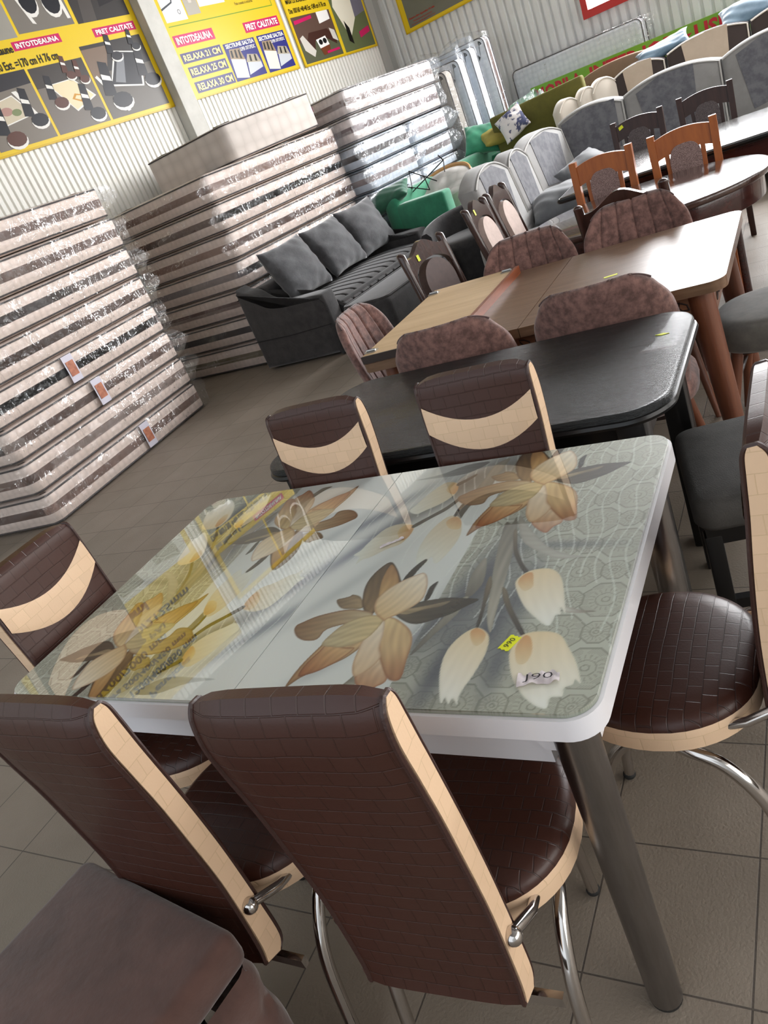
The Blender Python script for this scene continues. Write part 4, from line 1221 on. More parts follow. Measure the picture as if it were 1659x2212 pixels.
# ------------------------------------------------------------------ black chair with grey seat
M_greyseat = mat('dark_grey_seat_fabric', srgb(74, 72, 69), rough=.85, col2=srgb(62, 60, 58), nscale=12, bump=.2, bscale=300)
bc = thing('dining_chair', 'black wooden chair with dark grey padded seat at the right end of the black table', 'chair', (1.415, 1.25, 0), R(103))
def srect(sc, z): return [(p[0] * sc, p[1] * sc, z) for p in rrect(-.235, -.20, .235, .21, .05, 6)]
g = G(); g.loft([srect(s, z) for s, z in ((.96, .385), (1, .40), (1, .435), (.97, .455), (.88, .465), (.5, .47))]); build('seat', g, M_greyseat, bc, 60)
g = G(); g.box((0, 0, .36), (.42, .38, .05)); build('apron', g, M_black, bc)
for x in (-.19, .19):
    g = G(); g.box((x, .175, .18), (.042, .042, .36), r=.004); build('leg', g, M_black, bc)
    g = G(); g.tube([(x, -.18, 0), (x, -.175, .40), (x, -.23, .75), (x, -.28, 1.0)], .022, 8); build('back_post', g, M_black, bc)
    g = G(); g.box((x, 0, .14), (.025, .34, .03)); build('stretcher', g, M_black, bc)
g = G(); g.box((0, .01, .17), (.36, .025, .03)); build('stretcher', g, M_black, bc)
g = G(); g.box((0, -.262, .90), (.36, .022, .14), r=.008); build('backrest', g, M_black, bc)

# ------------------------------------------------------------------ wooden slat chairs (orange and dark)
M_orange = wood_mat('orange_beech', srgb(168, 92, 34), srgb(146, 76, 26), .42, .08, 'Z', 1, .03, .3)
M_dkwood = wood_mat('dark_mahogany', srgb(62, 38, 31), srgb(44, 27, 23), .38, .08, 'Z', 1, .03, .3)
M_tweed = mat('brown_tweed', srgb(164, 138, 132), rough=.95, col2=srgb(104, 82, 79), nscale=330, ndetail=2, lo=.42, hi=.58, bump=.5, bscale=240)
M_tweed_d = mat('dark_tweed', srgb(112, 103, 103), rough=.95, col2=srgb(66, 58, 60), nscale=330, ndetail=2, lo=.42, hi=.58, bump=.5, bscale=240)
def slat_proto(label, wood, fabric, group, W=.34, H=.945):
    t = thing('wooden_chair', label, 'chair', (0, 0, 0), 0, group)
    hw = W / 2
    lean = lambda z: -.19 - max(0, z - .42) * .14
    for s in (-1, 1):
        g = G(); n = 12
        rings = []
        for k in range(n + 1):
            z = H * k / n; y = lean(z); wd = .019; dp = .021
            x = s * (hw - .017 + .012 * max(0, (z - .5)))
            rings.append([(x - wd, y - dp, z), (x + wd, y - dp, z), (x + wd, y + dp, z), (x - wd, y + dp, z)])
        rings.append([(p[0] * .99, p[1], p[2] + .006) for p in rings[-1]])
        g.loft(rings); build('back_post', g, wood, t, 30)
        g = G(); g.box((s * (hw - .01), .19, .20), (.036, .036, .40), r=.004); build('leg', g, wood, t)
        g = G(); g.box((s * (hw - .01), 0, .16), (.018, .36, .025)); build('stretcher', g, wood, t)
    zt, zb = H - .012, H - .115
    out = []
    N = 16
    for k in range(N + 1):
        u = -1 + 2 * k / N; out.append((u * (hw - .03), zt - .010 + .024 * (1 - u * u)))
    for k in range(N + 1):
        u = 1 - 2 * k / N; out.append((u * (hw - .03), zb - .012 + .022 * (1 - abs(u) ** 2.2)))
    yb = lean(zb)
    def lay(g, o, d0, d1, m):
        # place a flat outline on the leaning back plane
        rings = []
        for d in (d0, d1): rings.append([(p[0], lean(p[1]) + d, p[1]) for p in o])
        g.loft(rings)
    g = G(); lay(g, out, -.013, .013, 0); build('crest_rail', g, wood, t, 30)
    for s in (-1, 1):
        o = [(s * .074, .50), (s * .094, .50), (s * .104, zb + .03), (s * .080, zb + .03)]
        g = G(); lay(g, o, -.010, .010, 0); build('back_slat', g, wood, t, 30)
    o = [(-hw + .03, .50), (hw - .03, .50), (hw - .03, .545), (-hw + .03, .545)]
    g = G(); lay(g, o, -.011, .011, 0); build('lower_rail', g, wood, t, 0)
    o = [(-.072, .545), (.072, .545)] + [(.080 * math.copysign(abs(math.cos(PI * k / 12)) ** .6, math.cos(PI * k / 12)), zb - .045 + .085 * math.sin(PI * k / 12)) for k in range(13)]
    g = G(); lay(g, o, -.016, .018, 0); build('back_panel', g, fabric, t, 30)
    g = G(); g.prism(rrect(-hw - .01, -.19, hw + .01, .215, .03, 5), .425, .47, r=.016); build('seat', g, fabric, t, 50)
    g = G(); g.box((0, .01, .395), (W - .03, .38, .06)); build('apron', g, wood, t)
    return t
oc = slat_proto('orange wooden chair with tweed panel between oval and long tables, left one', M_orange, M_tweed, 'orange wooden chairs')
place(oc, (.535, 3.86, 0), R(180))
dup(oc, (.995, 3.83, 0), R(184), 'orange wooden chair with tweed panel between oval and long tables, right one')
dc = slat_proto('dark wooden chair with tweed panel and yellow sticker beyond the long table, left one', M_dkwood, M_tweed_d, 'dark wooden slat chairs', .35, .945)
place(dc, (.50, 5.34, 0), R(180))
dup(dc, (.965, 5.42, 0), R(184), 'dark wooden chair with tweed panel beyond the long table, right one')
tg = sticker('yellow price sticker on the crest of the left dark chair beyond the long table', (.385, 5.585, .905), 0, .045, .022)
tg.rotation_euler = (R(82), R(-25), R(0))

# ------------------------------------------------------------------ oval table and long table
M_maho_top = wood_mat('glossy_mahogany', srgb(74, 52, 44), srgb(58, 40, 36), .10, .6, 'X', 1, .12)
M_maho = wood_mat('mahogany_apron', srgb(66, 30, 24), srgb(46, 20, 18), .22, .4, 'X', 1, .04)
M_long_top = wood_mat('glossy_dark_oak', srgb(66, 58, 50), srgb(52, 46, 40), .20, .5, 'X', 1, .15)
ot = thing('oval_table', 'glossy dark mahogany oval table behind the walnut table', 'table', (.82, 3.46, 0))
def oval(a, b, n=64, e_=2.25): return [(a * math.copysign(abs(math.cos(2 * PI * k / n)) ** (2 / e_), math.cos(2 * PI * k / n)), b * math.copysign(abs(math.sin(2 * PI * k / n)) ** (2 / e_), math.sin(2 * PI * k / n))) for k in range(n)]
g = G(); g.prism(oval(.585, .465), .728, .76, r=.010); build('tabletop', g, M_maho_top, ot, 40)
g = G(); g.prism(oval(.55, .43), .63, .729, r=.004); build('apron', g, M_maho, ot, 40)
for x, y in ((-.36, -.25), (.36, -.25), (-.36, .25), (.36, .25)):
    g = G(); g.tube([(x, y, .64), (x * 1.04, y * 1.04, 0)], [.036, .026], 12); build('leg', g, M_maho, ot)
lt = thing('long_table', 'long dark table with black edge beyond the oval table', 'table', (1.20, 4.76, 0))
g = G(); g.prism(rrect(-1.0, -.47, 1.0, .47, .02, 4), .728, .76, r=.006); build('tabletop', g, M_long_top, lt, 40)
g = G(); g.tube([(p[0], p[1], .742) for p in rrect(-1.002, -.472, 1.002, .472, .02, 4)], .015, 8, closed=True); build('edge_moulding', g, M_black, lt)
g = G(); g.box((0, -.36, .665), (1.8, .02, .12)); g.box((0, .36, .665), (1.8, .02, .12)); g.box((-.88, 0, .665), (.02, .70, .12)); g.box((.88, 0, .665), (.02, .70, .12)); build('apron', g, M_maho, lt, 0)
for x in (-.88, .88):
    for y in (-.36, .36):
        g = G(); g.box((x, y, .36), (.075, .075, .73), r=.006); build('leg', g, M_maho, lt)

# ------------------------------------------------------------------ dark chairs with arched padded backs
M_dkwood2 = wood_mat('polished_mahogany', srgb(66, 42, 35), srgb(50, 31, 26), .22, .35, 'Z', 1, .03)
M_bpad = mat('brown_padding', srgb(84, 62, 56), rough=.6, col2=srgb(74, 54, 49), nscale=30)
M_ppad = mat('pale_pink_padding', srgb(206, 184, 174), rough=.7, col2=srgb(192, 170, 160), nscale=20)
def arch_proto(label, pad, W=.39, H=.95, padback=True):
    t = thing('wooden_chair', label, 'chair', (0, 0, 0), 0, 'dark chairs with arched crests')
    hw = W / 2; lean = lambda z: -.19 - max(0, z - .42) * .20
    for s in (-1, 1):
        g = G(); rings = []
        for k in range(15):
            z = (H - .035) * k / 14; y = lean(z); w_ = .020; dp = .022
            if k >= 13: w_, dp = .022, .024
            x = s * (hw - .02)
            rings.append([(x + w_ * math.cos(2 * PI * j / 10), y + dp * math.sin(2 * PI * j / 10), z) for j in range(10)])
        x = s * (hw - .02); z = H - .035
        for k in range(1, 5):
            a = PI / 2 * k / 4
            rings.append([(x + .024 * math.cos(a) * math.cos(2 * PI * j / 10), lean(z) + .026 * math.cos(a) * math.sin(2 * PI * j / 10) - .012 * math.sin(a), z + .022 * math.sin(a)) for j in range(10)])
        g.loft(rings); build('back_post', g, M_dkwood2, t, 50)
        g = G(); g.tube([(s * (hw - .02), .19, .42), (s * (hw - .015), .20, 0)], [.022, .015], 10); build('leg', g, M_dkwood2, t)
    def lay(o, d0, d1): 
        g = G(); g.loft([[(p[0], lean(p[1]) + d, p[1]) for p in o] for d in (d0, d1)]); return g
    N = 24; out = []
    for k in range(N + 1):
        u = -1 + 2 * k / N
        out.append((u * (hw - .035), H - .075 + .075 * math.exp(-(u / .60) ** 2) + .012 * abs(u) ** 4))
    for k in range(N + 1):
        u = 1 - 2 * k / N
        out.append((u * (hw - .035), H - .185 + .085 * math.sqrt(max(0, 1 - (u / 1.0) ** 2))))
    build('crest_rail', lay(out, -.016, .016), M_dkwood2, t, 40)
    pw = hw - .075
    o = [(-pw * .86, .50), (pw * .86, .50)] + [(pw * math.cos(PI * k / 16), H - .235 + .125 * math.sin(PI * k / 16)) for k in range(17)]
    build('back_panel', lay(o, -.022, .030), pad, t, 40)
    o = [(-hw + .03, .47), (hw - .03, .47), (hw - .03, .52), (-hw + .03, .52)]
    build('lower_rail', lay(o, -.014, .014), M_dkwood2, t, 0)
    g = G(); g.prism(rrect(-hw - .01, -.19, hw + .01, .23, .03, 5), .435, .49, r=.018); build('seat', g, pad, t, 50)
    g = G(); g.box((0, .01, .405), (W - .04, .39, .06)); build('apron', g, M_dkwood2, t)
    return t
ac = arch_proto('dark wooden chair with arched crest right behind the ribbed suede chairs, back to the viewer', M_bpad, .40, .93)
place(ac, (.845, 3.17, 0), R(2))
ac2 = dup(ac, (-.02, 3.215, 0), R(-105), 'dark arched chair with brown panel and yellow sticker, left of the oval table')
ac3 = arch_proto('dark arched chair with pale pink panel in front of the grey sofa', M_ppad, .37, .96)
place(ac3, (.10, 3.93, 0), R(-90))
dup(ac3, (.10, 4.34, 0), R(-90), 'dark arched chair half hidden behind the pale pink panelled chair')
ac4 = dup(ac, (1.75, 3.45, 0), R(92), 'dark arched chair at the right end of the oval table, cut by the photo edge')
def chair_tag(par, x, z, label, lean=.20):
    p = par.matrix_world if False else Matrix.Translation(par.location) @ Matrix.Rotation(par.rotation_euler.z, 4, 'Z')
    y = -.19 - max(0, z - .42) * lean + .019
    q = p @ Vector((x, y, z))
    t = sticker(label, q, 0, .022, .034)
    t.rotation_euler = (R(90 - 11), 0, par.rotation_euler.z + PI)
    return t
chair_tag(ac2, .085, .855, 'yellow price sticker on the crest of the brown panelled arched chair')
chair_tag(ac3, .08, .90, 'yellow price sticker on the crest of the pale pink panelled chair')
# ------------------------------------------------------------------ mattresses in clear plastic
M_tick = quilt_mat('quilted_ticking', srgb(226, 208, 197), srgb(204, 187, 177), 16, .5)
M_tick_top = quilt_mat('quilted_top', srgb(206, 196, 188), srgb(184, 174, 166), 7, .7)
M_tick_w = quilt_mat('white_ticking', srgb(216, 218, 222), srgb(194, 198, 204), 16, .5)
M_grey_top = mat('grey_mattress_face', srgb(160, 154, 146), rough=.8, col2=srgb(142, 136, 130), nscale=6, bump=.2, bscale=14)
STR = {'brown': mat('brown_stripe', srgb(122, 74, 52), rough=.7, col2=srgb(106, 64, 45), nscale=30), 'navy': mat('navy_stripe', srgb(40, 44, 62), rough=.7),
       'burgundy': mat('burgundy_stripe', srgb(92, 36, 44), rough=.7), 'olive': mat('olive_stripe', srgb(112, 104, 56), rough=.7)}
M_cord = mat('dark_piping', srgb(64, 58, 58), rough=.6)
M_film = plastic_mat('clear_film', base=.025, edge=.12, rough=.16, milky=.03, wscale=6.0, wstr=1.0, crease=.8)
M_film_b = plastic_mat('bluish_film', tint=(.93, .96, 1, 1), base=.045, edge=.14, rough=.18, milky=.09, wscale=6.5, wstr=.9, crease=.55)
M_label = mat('paper_label', srgb(206, 202, 214), rough=.6)
M_lab2 = mat('label_picture', srgb(196, 128, 96), rough=.6, col2=srgb(150, 84, 60), nscale=25)
def ring_at(out, z, d): return [(p[0], p[1], z) for p in inset(out, d)]
def mattress_proto(L, W, H, stripe, film, seed, flare=(1, 1), tick=None, label='x', group='wrapped mattresses', stripe_h=.060):
    """lies flat: x along its length, y across, z up from its underside"""
    rnd = random.Random(seed)
    t = thing('mattress', label, 'mattress', (0, 0, 0), 0, group)
    out = rrect(-L / 2, -W / 2, L / 2, W / 2, .07, 5)
    # long sides get intermediate points so the film can ripple
    g = G()
    g.loft([ring_at(out, z, d) for z, d in ((.004, .055), (0, .03), (.012, .006), (.03, .0), (H / 2, -.008), (H - .03, 0), (H - .012, .006), (H, .03), (H + .012, .2))])
    build('body', g, tick or M_tick, t, 50)
    if stripe:
        g = G(); g.loft([ring_at(out, H / 2 - stripe_h / 2, -.0085), ring_at(out, H / 2 - stripe_h / 2, -.0115), ring_at(out, H / 2 + stripe_h / 2, -.0115), ring_at(out, H / 2 + stripe_h / 2, -.0085)], cap=False)
        build('stripe', g, STR[stripe], t, 0)
    for z in (.014, H - .014):
        g = G(); g.tube([(p[0], p[1], z) for p in out], .0065, 6, closed=True); build('piping', g, M_cord, t)
    if film:
        g = G(); N = 72; rings = []
        def outline(k):
            u = k / N * 4; s = int(u) % 4; f = u - int(u)
            a, b = L / 2 + .012, W / 2 + .012
            c = [(-a, -b), (a, -b), (a, b), (-a, b)]
            p, q = c[s], c[(s + 1) % 4]
            return (p[0] + (q[0] - p[0]) * f, p[1] + (q[1] - p[1]) * f)
        pts = [outline(k) for k in range(N)]
        levels = [(-.0, .97), (.01, 1.0), (H * .3, 1.008), (H * .5, 1.012), (H * .72, 1.008), (H - .004, 1.0), (H + .004, .96)]
        for li, (z, sc) in enumerate(levels):
            r_ = []
            for p in pts:
                x, y = p[0] * (1 + (sc - 1) * .6), p[1] * (1 + (sc - 1) * .6)
                j = .004 if 0 < li < 6 else .0
                x += rnd.uniform(-j, j); y += rnd.uniform(-j, j)
                # loose bag ends, gathered to a crest
                for sgn, fl in ((1, flare[1]), (-1, flare[0])):
                    if fl and x * sgn > L / 2 - .005:
                        mid = 1 - abs(z / H - .55) * 1.4
                        wv = .6 + .4 * math.sin(y * 9 + seed * 1.7 + li)
                        x += sgn * max(0, mid) * fl * .12 * wv * (1 if abs(y) < W / 2 - .05 else 1.25)
                r_.append((x, y, z + (rnd.uniform(-.004, .004) if 0 < li < 6 else 0)))
            rings.append(r_)
        g.loft(rings, cap=True)
        o = build('plastic_wrap', g, film, t, 70)
    return t
def put(o, front_corner, yaw, L, W, z, tilt=0.0):
    """far right corner of the front long side at front_corner; x axis of the mattress runs along heading yaw"""
    d = Vector((math.cos(yaw), math.sin(yaw), 0)); nrm = Vector((math.sin(yaw), -math.cos(yaw), 0))   # nrm: out of the front (right hand) side
    c = Vector((front_corner[0], front_corner[1], 0)) - d * (L / 2) - nrm * (W / 2)
    o.location = (c.x, c.y, z)
    o.rotation_euler = (0, tilt, yaw)
rn = random.Random(11)
ordn = ['bottom', 'second from the bottom', 'third from the bottom', 'fourth from the bottom', 'fifth from the bottom', 'sixth from the bottom', 'seventh from the bottom', 'topmost']
m1 = [mattress_proto(2.02, 1.5, .232, 'brown', M_film, 20 + v, (1.0, 1.3), label='x') for v in range(3)]
for k in range(8):
    lab = 'brown striped mattress in clear film, %s in the nearest left stack' % ordn[k]
    o = m1[k] if k < 3 else dup(m1[k % 3], (0, 0, 0), 0, lab)
    o['label'] = lab; o['group'] = 'mattresses of the nearest left stack'
    put(o, (-3.325 + rn.uniform(-.012, .012) + .01 * (k > 5), 4.37 + rn.uniform(-.03, .02)), R(94.5 + rn.uniform(-.6, .6)), 2.02, 1.5, .004 + k * .2445)
# paper labels under the film of three of them
for (y, z, lab) in ((3.16, .745, 'printed paper label on the fourth mattress of the left stack'), (3.30, .50, 'printed paper label on the third mattress of the left stack'), (3.52, .012, 'printed paper label on the bottom mattress of the left stack')):
    t = thing('paper_label', lab, 'label', (-3.325 + (4.37 - y) * math.tan(R(4.5)) + .028, y, z), R(94.5))
    g = G(); g.grid(lambda u, v: (-.055 + .11 * u, -.002 * math.sin(v * PI), .015 + .20 * v), 4, 8); build('paper', g, M_label, t)
    g = G(); g.grid(lambda u, v: (-.04 + .08 * u, -.0035 - .002 * math.sin((.2 + .6 * v) * PI), .06 + .11 * v), 4, 6); build('picture', g, M_lab2, t)
ordn7 = ['bottom', 'second', 'third', 'fourth', 'fifth', 'sixth', 'topmost striped']
strs = ['olive', 'navy', 'burgundy', 'navy', 'brown', 'brown', 'brown']
protos = {}
for k in range(7):
    lab = '%s striped mattress behind dark sofa, %s in stack' % (strs[k], ordn7[k] + ('' if k in (0, 6) else ' from the bottom'))
    key = strs[k]
    if key not in protos:
        protos[key] = mattress_proto(2.05, 1.42, .24, key, M_film, 40 + k, (1.2, 1.2), label=lab, group='mattresses stacked behind the dark sofa'); o = protos[key]
    else:
        o = dup(protos[key], (0, 0, 0), 0, lab, 'mattresses stacked behind the dark sofa')
    yaw = R(82.5 + rn.uniform(-.7, .7) + (1.0 if k < 3 else 0))
    cx = -3.10 + .035 * min(k, 4)
    d = Vector((math.cos(yaw), math.sin(yaw)))
    put(o, (cx + d.x * 2.05, 5.2 + d.y * 2.05), yaw, 2.05, 1.42, .004 + k * .2495)
o = mattress_proto(1.34, 1.20, .33, None, None, 61, tick=M_tick_top, label='plain quilted thick mattress lying tilted on the stack behind the dark sofa', group='plain quilted mattress')
put(o, (-2.745, 7.10), R(80), 1.34, 1.20, 1.765, tilt=-R(1.5))
g = G()
for y in (-.42, .0, .46):
    g.box((.675, y, .165), (.012, .30, .05))
build('end_stripe', g, STR['burgundy'], o, 0)
# third stack, towards the corner
for k in range(2):
    lab = ['burgundy striped mattress, second from top of the room corner stack', 'brown striped mattress, topmost of the room corner stack'][k]
    o = mattress_proto(1.74, 1.0, .25, ['burgundy', 'brown'][k], M_film_b, 70 + k, (0, 1.4), M_tick, lab, 'mattresses stacked in front of the room corner')
    p = wp(8.32 + .06 * k, -3.99 - .02 * k); put(o, p, R(90 - 12.1), 1.74, 1.0, 1.505 + k * .262)
mL = mattress_proto(.92, 1.0, .235, 'brown', M_film_b, 75, (1, 1.4), M_tick_w, 'x', 'short mattresses under the corner stack, left column')
mR = mattress_proto(.76, 1.0, .235, 'brown', M_film_b, 76, (0, 1.8), M_tick_w, 'x', 'short mattresses under the corner stack, right column')
for k in range(6):
    lab = 'short wrapped mattress in the left column of the corner stack, %s' % ordn[5 - k if k == 5 else k].replace('bottom', 'bottom')
    lab = 'short wrapped mattress in the left column of the corner stack, number %s up' % ['one', 'two', 'three', 'four', 'five', 'six'][k]
    o = mL if k == 0 else dup(mL, (0, 0, 0), 0, lab); o['label'] = lab
    put(o, wp(7.47 + rn.uniform(-.03, .03), -3.97 + rn.uniform(-.02, .02)), R(90 - 12.1), .92, 1.0, .004 + k * .2495)
    lab = 'short wrapped mattress in the right column of the corner stack, number %s up' % ['one', 'two', 'three', 'four', 'five', 'six'][k]
    o = mR if k == 0 else dup(mR, (0, 0, 0), 0, lab); o['label'] = lab
    put(o, wp(8.30 + rn.uniform(-.05, .03), -3.99 + rn.uniform(-.02, .02)), R(90 - 12.1), .76, 1.0, .004 + k * .2495)
# mattresses standing upright in the corner
for k, (s, n1, h, wd, lab) in enumerate(((8.70, -3.98, 1.84, 1.3, 'grey faced mattress standing upright beside the corner stack, front one'), (8.95, -3.92, 1.91, 1.4, 'mattress standing upright in bluish film, second from the front in the corner'),
        (9.20, -3.88, 1.98, 1.5, 'mattress standing upright in clear film, third from the front in the corner'), (9.45, -3.80, 2.04, 1.5, 'mattress standing upright against the back wall, hindmost in the corner'))):
    o = mattress_proto(h, wd, .17, 'brown' if k == 3 else None, M_film_b if k in (1, 2) else M_film, 90 + k, (0, 1), M_grey_top if k == 0 else M_tick_w, lab, 'mattresses standing upright in the corner')
    c = Vector(wp(s, n1 - wd / 2, h / 2 + .004))
    # local x -> up, local y -> across, local z -> towards the viewer
    M = Matrix((( 0, WN.x, -WDIR.x), (0, WN.y, -WDIR.y), (1, 0, 0))).to_4x4()
    lean = Matrix.Rotation(R(2.0), 4, WN)
    o.matrix_world = Matrix.Translation(c) @ lean @ M
# mattress on its side along the back wall
o = mattress_proto(1.74, 1.50, .16, None, M_film, 99, (0, 1), M_tick_w, 'wrapped mattress standing on its long side against the back wall above the sign', 'mattress against the back wall')
M = Matrix(((WN.x, 0, -WDIR.x), (WN.y, 0, -WDIR.y), (0, 1, 0))).to_4x4()
M = Matrix(((WN.x, 0, WDIR.x), (WN.y, 0, WDIR.y), (0, -1, 0))).to_4x4()
o.matrix_world = Matrix.Translation(Vector(wp(DB - .205, -3.05, .775 + .02))) @ M

# ------------------------------------------------------------------ pillows
def pillow(label, loc, rot, w, h, th, m, cat='pillow', name='pillow', group=None, seed=1, n=26, pipe=None):
    rnd = random.Random(seed); ph = [rnd.uniform(0, 6) for _ in range(6)]
    g = G()
    def f(sg):
        def fn(u, v):
            x, y = -1 + 2 * u, -1 + 2 * v
            pin = 1 - .10 * (1 - abs(y) ** 2) * abs(x) ** 3, 1 - .10 * (1 - abs(x) ** 2) * abs(y) ** 3
            t = ((1 - x * x) * (1 - y * y)) ** .42
            wr = .06 * math.sin(7 * x + 4 * y + ph[0]) * math.sin(5 * y + ph[1]) * t + .05 * math.sin(17 * y * x + ph[2]) * (1 - t) * t * 3
            return (x * w / 2 * pin[0], y * h / 2 * pin[1], sg * th / 2 * (t + wr) + .012 * math.sin(3 * x + ph[3]) * math.sin(2 * y + ph[4]))
        return fn
    g.grid(f(1), n, n); g.grid(f(-1), n, n)
    o = build(name, g, m, None, 70)
    bmm = bmesh.new(); bmm.from_mesh(o.data); bmesh.ops.remove_doubles(bmm, verts=bmm.verts, dist=.0005); bmesh.ops.recalc_face_normals(bmm, faces=bmm.faces); bmm.to_mesh(o.data); bmm.free()
    tag(o, label, cat, group)
    o.location = loc; o.rotation_euler = rot
    return o

# ------------------------------------------------------------------ dark sofa with three cushions
M_ds = mat('charcoal_microfibre', srgb(66, 63, 62), rough=.9, sheen=.35, spec=.2, col2=srgb(50, 48, 48), nscale=10, bump=.15, bscale=90)
M_dsc = mat('charcoal_cushion', srgb(84, 84, 86), rough=.85, sheen=.5, spec=.2, col2=srgb(64, 63, 65), nscale=9, bump=.15, bscale=60)
M_seam = mat('dark_seam', srgb(34, 32, 32), rough=.9)
sf = thing('sofa', 'charcoal sofa with three loose cushions in front of the mattress stacks', 'sofa', (-2.975, 4.94, 0), R(-4.3))
SL = 2.06
def arm_prof(): return [(.0, .02), (.86, .02), (.90, .06), (.91, .30), (.905, .50), (.86, .545), (.55, .555), (.36, .575), (.26, .62), (.17, .70), (.06, .74), (.0, .72)]
for y0, y1 in ((0, .20), (SL - .20, SL)):
    out = [(p.x, p.y) for p in bez([(a, b, 0) for a, b in arm_prof()] + [(0, .02, 0)], 3)[:-1]]
    g = G(); g.prism(out, y0, y1, 'y', r=.035); a = build('armrest', g, M_ds, sf, 50)
    g = G(); g.tube([(.0, y0 - .001, .29), (.45, y0 - .001, .275), (.90, y0 - .001, .285)], .004, 6); build('seam', g, M_seam, a)
    if y0 == 0:
        g = G(); g.tube([(x, y0 + .004, z - .035) for x, z in arm_prof()[4:]], .004, 6); build('seam', g, M_seam, a)
g = G(); g.box((.13, SL / 2, .37), (.26, SL - .38, .70), r=.06, seg=4); build('back', g, M_ds, sf, 60)
g = G()
def seat(u, v):
    y = .19 + (SL - .38) * v
    x = .22 + .75 * u
    z = .43 + .018 * math.sin(PI * min(1, u * 1.05)) - .022 * (abs(math.sin(v * PI * 11)) < .12) * 1.0 - .008 * (abs(math.sin(v * PI * 11)) < .3)
    if u > .88: z -= (u - .88) / .12 * .06
    return (x, y, z)
g.grid(seat, 20, 154); build('seat', g, M_ds, sf, 60)
g = G(); g.box((.58, SL / 2, .21), (.74, SL - .40, .40), r=.03); build('base', g, M_ds, sf, 60)
def cushion_rot(yaw, lean): return (R(90) - lean, 0, yaw)
for k, (y, lab) in enumerate(((5.36, 'charcoal cushion on the dark sofa, nearest of three'), (6.02, 'charcoal cushion on the dark sofa, middle of three'), (6.64, 'charcoal cushion on the dark sofa, farthest of three'))):
    pillow(lab, (-2.53 + .055 * k, y, .745), cushion_rot(R(85 + (0, 2, -4)[k]), R((22, 24, 20)[k])), .64, .54, .22, M_dsc, 'cushion', 'cushion', 'cushions of the dark sofa', 3 + k)
# low dark bench of the same set and a tub chair, backs to the viewer
bn = thing('upholstered_bench', 'low charcoal bench in front of the dark sofa, half hidden by the suede chair', 'bench', (-1.86, 4.72, 0), R(-6))
g = G(); g.box((.24, .62, .215), (.48, 1.24, .40), r=.06, seg=4); b_ = build('body', g, M_ds, bn, 60)
g = G(); g.tube([(p[0], p[1], .405) for p in rrect(.02, .02, .46, 1.22, .06, 5)], .012, 6, closed=True); build('piping', g, M_ds, b_)
def tub(label, loc, rz, m, r=.40, h=.66, name='tub_armchair'):
    t = thing(name, label, 'armchair', loc, rz)
    g = G(); rings = []
    for ro, ri, zz in ((1, 1, 0),):
        pass
    N = 30
    for k in range(N + 1):
        a = R(-120) + R(240) * k / N
        c, s = math.sin(a), -math.cos(a)
        pr_ = [(r, .03), (r + .01, .3), (r, h - .05), (r - .03, h), (r - .08, h + .005), (r - .115, h - .04), (r - .12, .35), (r - .11, .03)]
        dip = .10 * abs(k / N * 2 - 1) ** 3
        rings.append([(p * c, p * s, z - (dip if z > .5 else 0)) for p, z in pr_])
    g.loft(rings); build('shell', g, m, t, 60)
    g = G(); g.lathe([(r - .10, .06), (r - .09, .36), (r - .12, .42), (.2, .44), (.05, .445)], 28); build('seat', g, m, t, 60)
    return t
tub('charcoal tub armchair with rounded rim behind the brown panelled arched chair', (-1.28, 6.33, 0), R(160), M_ds, .44, .64)

# ------------------------------------------------------------------ grey corner sofa
M_gs = mat('light_grey_upholstery', srgb(146, 144, 142), rough=.85, sheen=.3, col2=srgb(132, 130, 128), nscale=5)
M_gp = mat('mottled_grey_panel', srgb(112, 112, 116), rough=.8, col2=srgb(92, 92, 98), nscale=16, lo=.4, hi=.6)
M_pipe_l = mat('pale_piping', srgb(176, 174, 170), rough=.7)
def arch_back(par, M, w, z0, z1, drop, th, m, inset_m, ins, lean=.16, pipe=M_pipe_l):
    """one arched back cushion: local x across, front towards -y, leaning back"""
    N = 18
    out = [(-w / 2, z0)] + [(w / 2, z0)]
    out += [(w / 2 * (1 - 2 * k / N), z1 - drop * abs(1 - 2 * k / N) ** 2.2) for k in range(N + 1)]
    L_ = lambda z: (z - z0) * lean
    g = G(); lv = [(.035, -.0), (.012, .012), (0, .035), (0, th - .02), (.015, th)]
    rings = [[(p[0], L_(p[1]) + d, p[1]) for p in inset(out, i)] for i, d in lv]
    g.loft(rings, M=M); b_ = build('back_cushion', g, m, par, 50)
    if inset_m:
        H = z1 - z0
        o2 = [(p[0] * w, z0 + p[1] * H) for p in ins]
        rings = [[(p[0], L_(p[1]) + d, p[1]) for p in o2] for d in (.004, -.004)]
        g = G(); g.loft(rings, M=M); c = build('inset_panel', g, inset_m, b_, 30)
    if pipe:
        g = G(); g.tube([M @ Vector((p[0], L_(p[1]) + .004, p[1])) for p in inset(out, .012)[1:]], .007, 6); build('piping', g, pipe, b_)
    return b_
gs = thing('corner_sofa', 'large grey corner sofa with arched two tone backs behind the wooden chairs', 'sofa', (0, 0, 0))
def onx(x, y): return Matrix.Translation((x, y, 0))                               # faces -y
def ony(x, y, a=0): return Matrix.Translation((x, y, 0)) @ Matrix.Rotation(R(90 + a), 4, 'Z')   # faces +x
insR = [(-.28, .22), (.25, .30), (.25, .93), (-.12, .95), (-.38, .80)]
insL = [(-.30, .30), (.22, .20), (.36, .82), (.08, .95), (-.30, .93)]
arch_back(gs, ony(-.40, 5.20), .80, .40, 1.03, .11, .15, M_gs, M_gp, insL)
arch_back(gs, ony(-.40, 5.88), .56, .40, 1.01, .10, .15, M_gs, M_gp, insL)
arch_back(gs, ony(-.39, 6.67, -5), 1.00, .40, 1.02, .09, .15, M_gs, M_gp, insL)
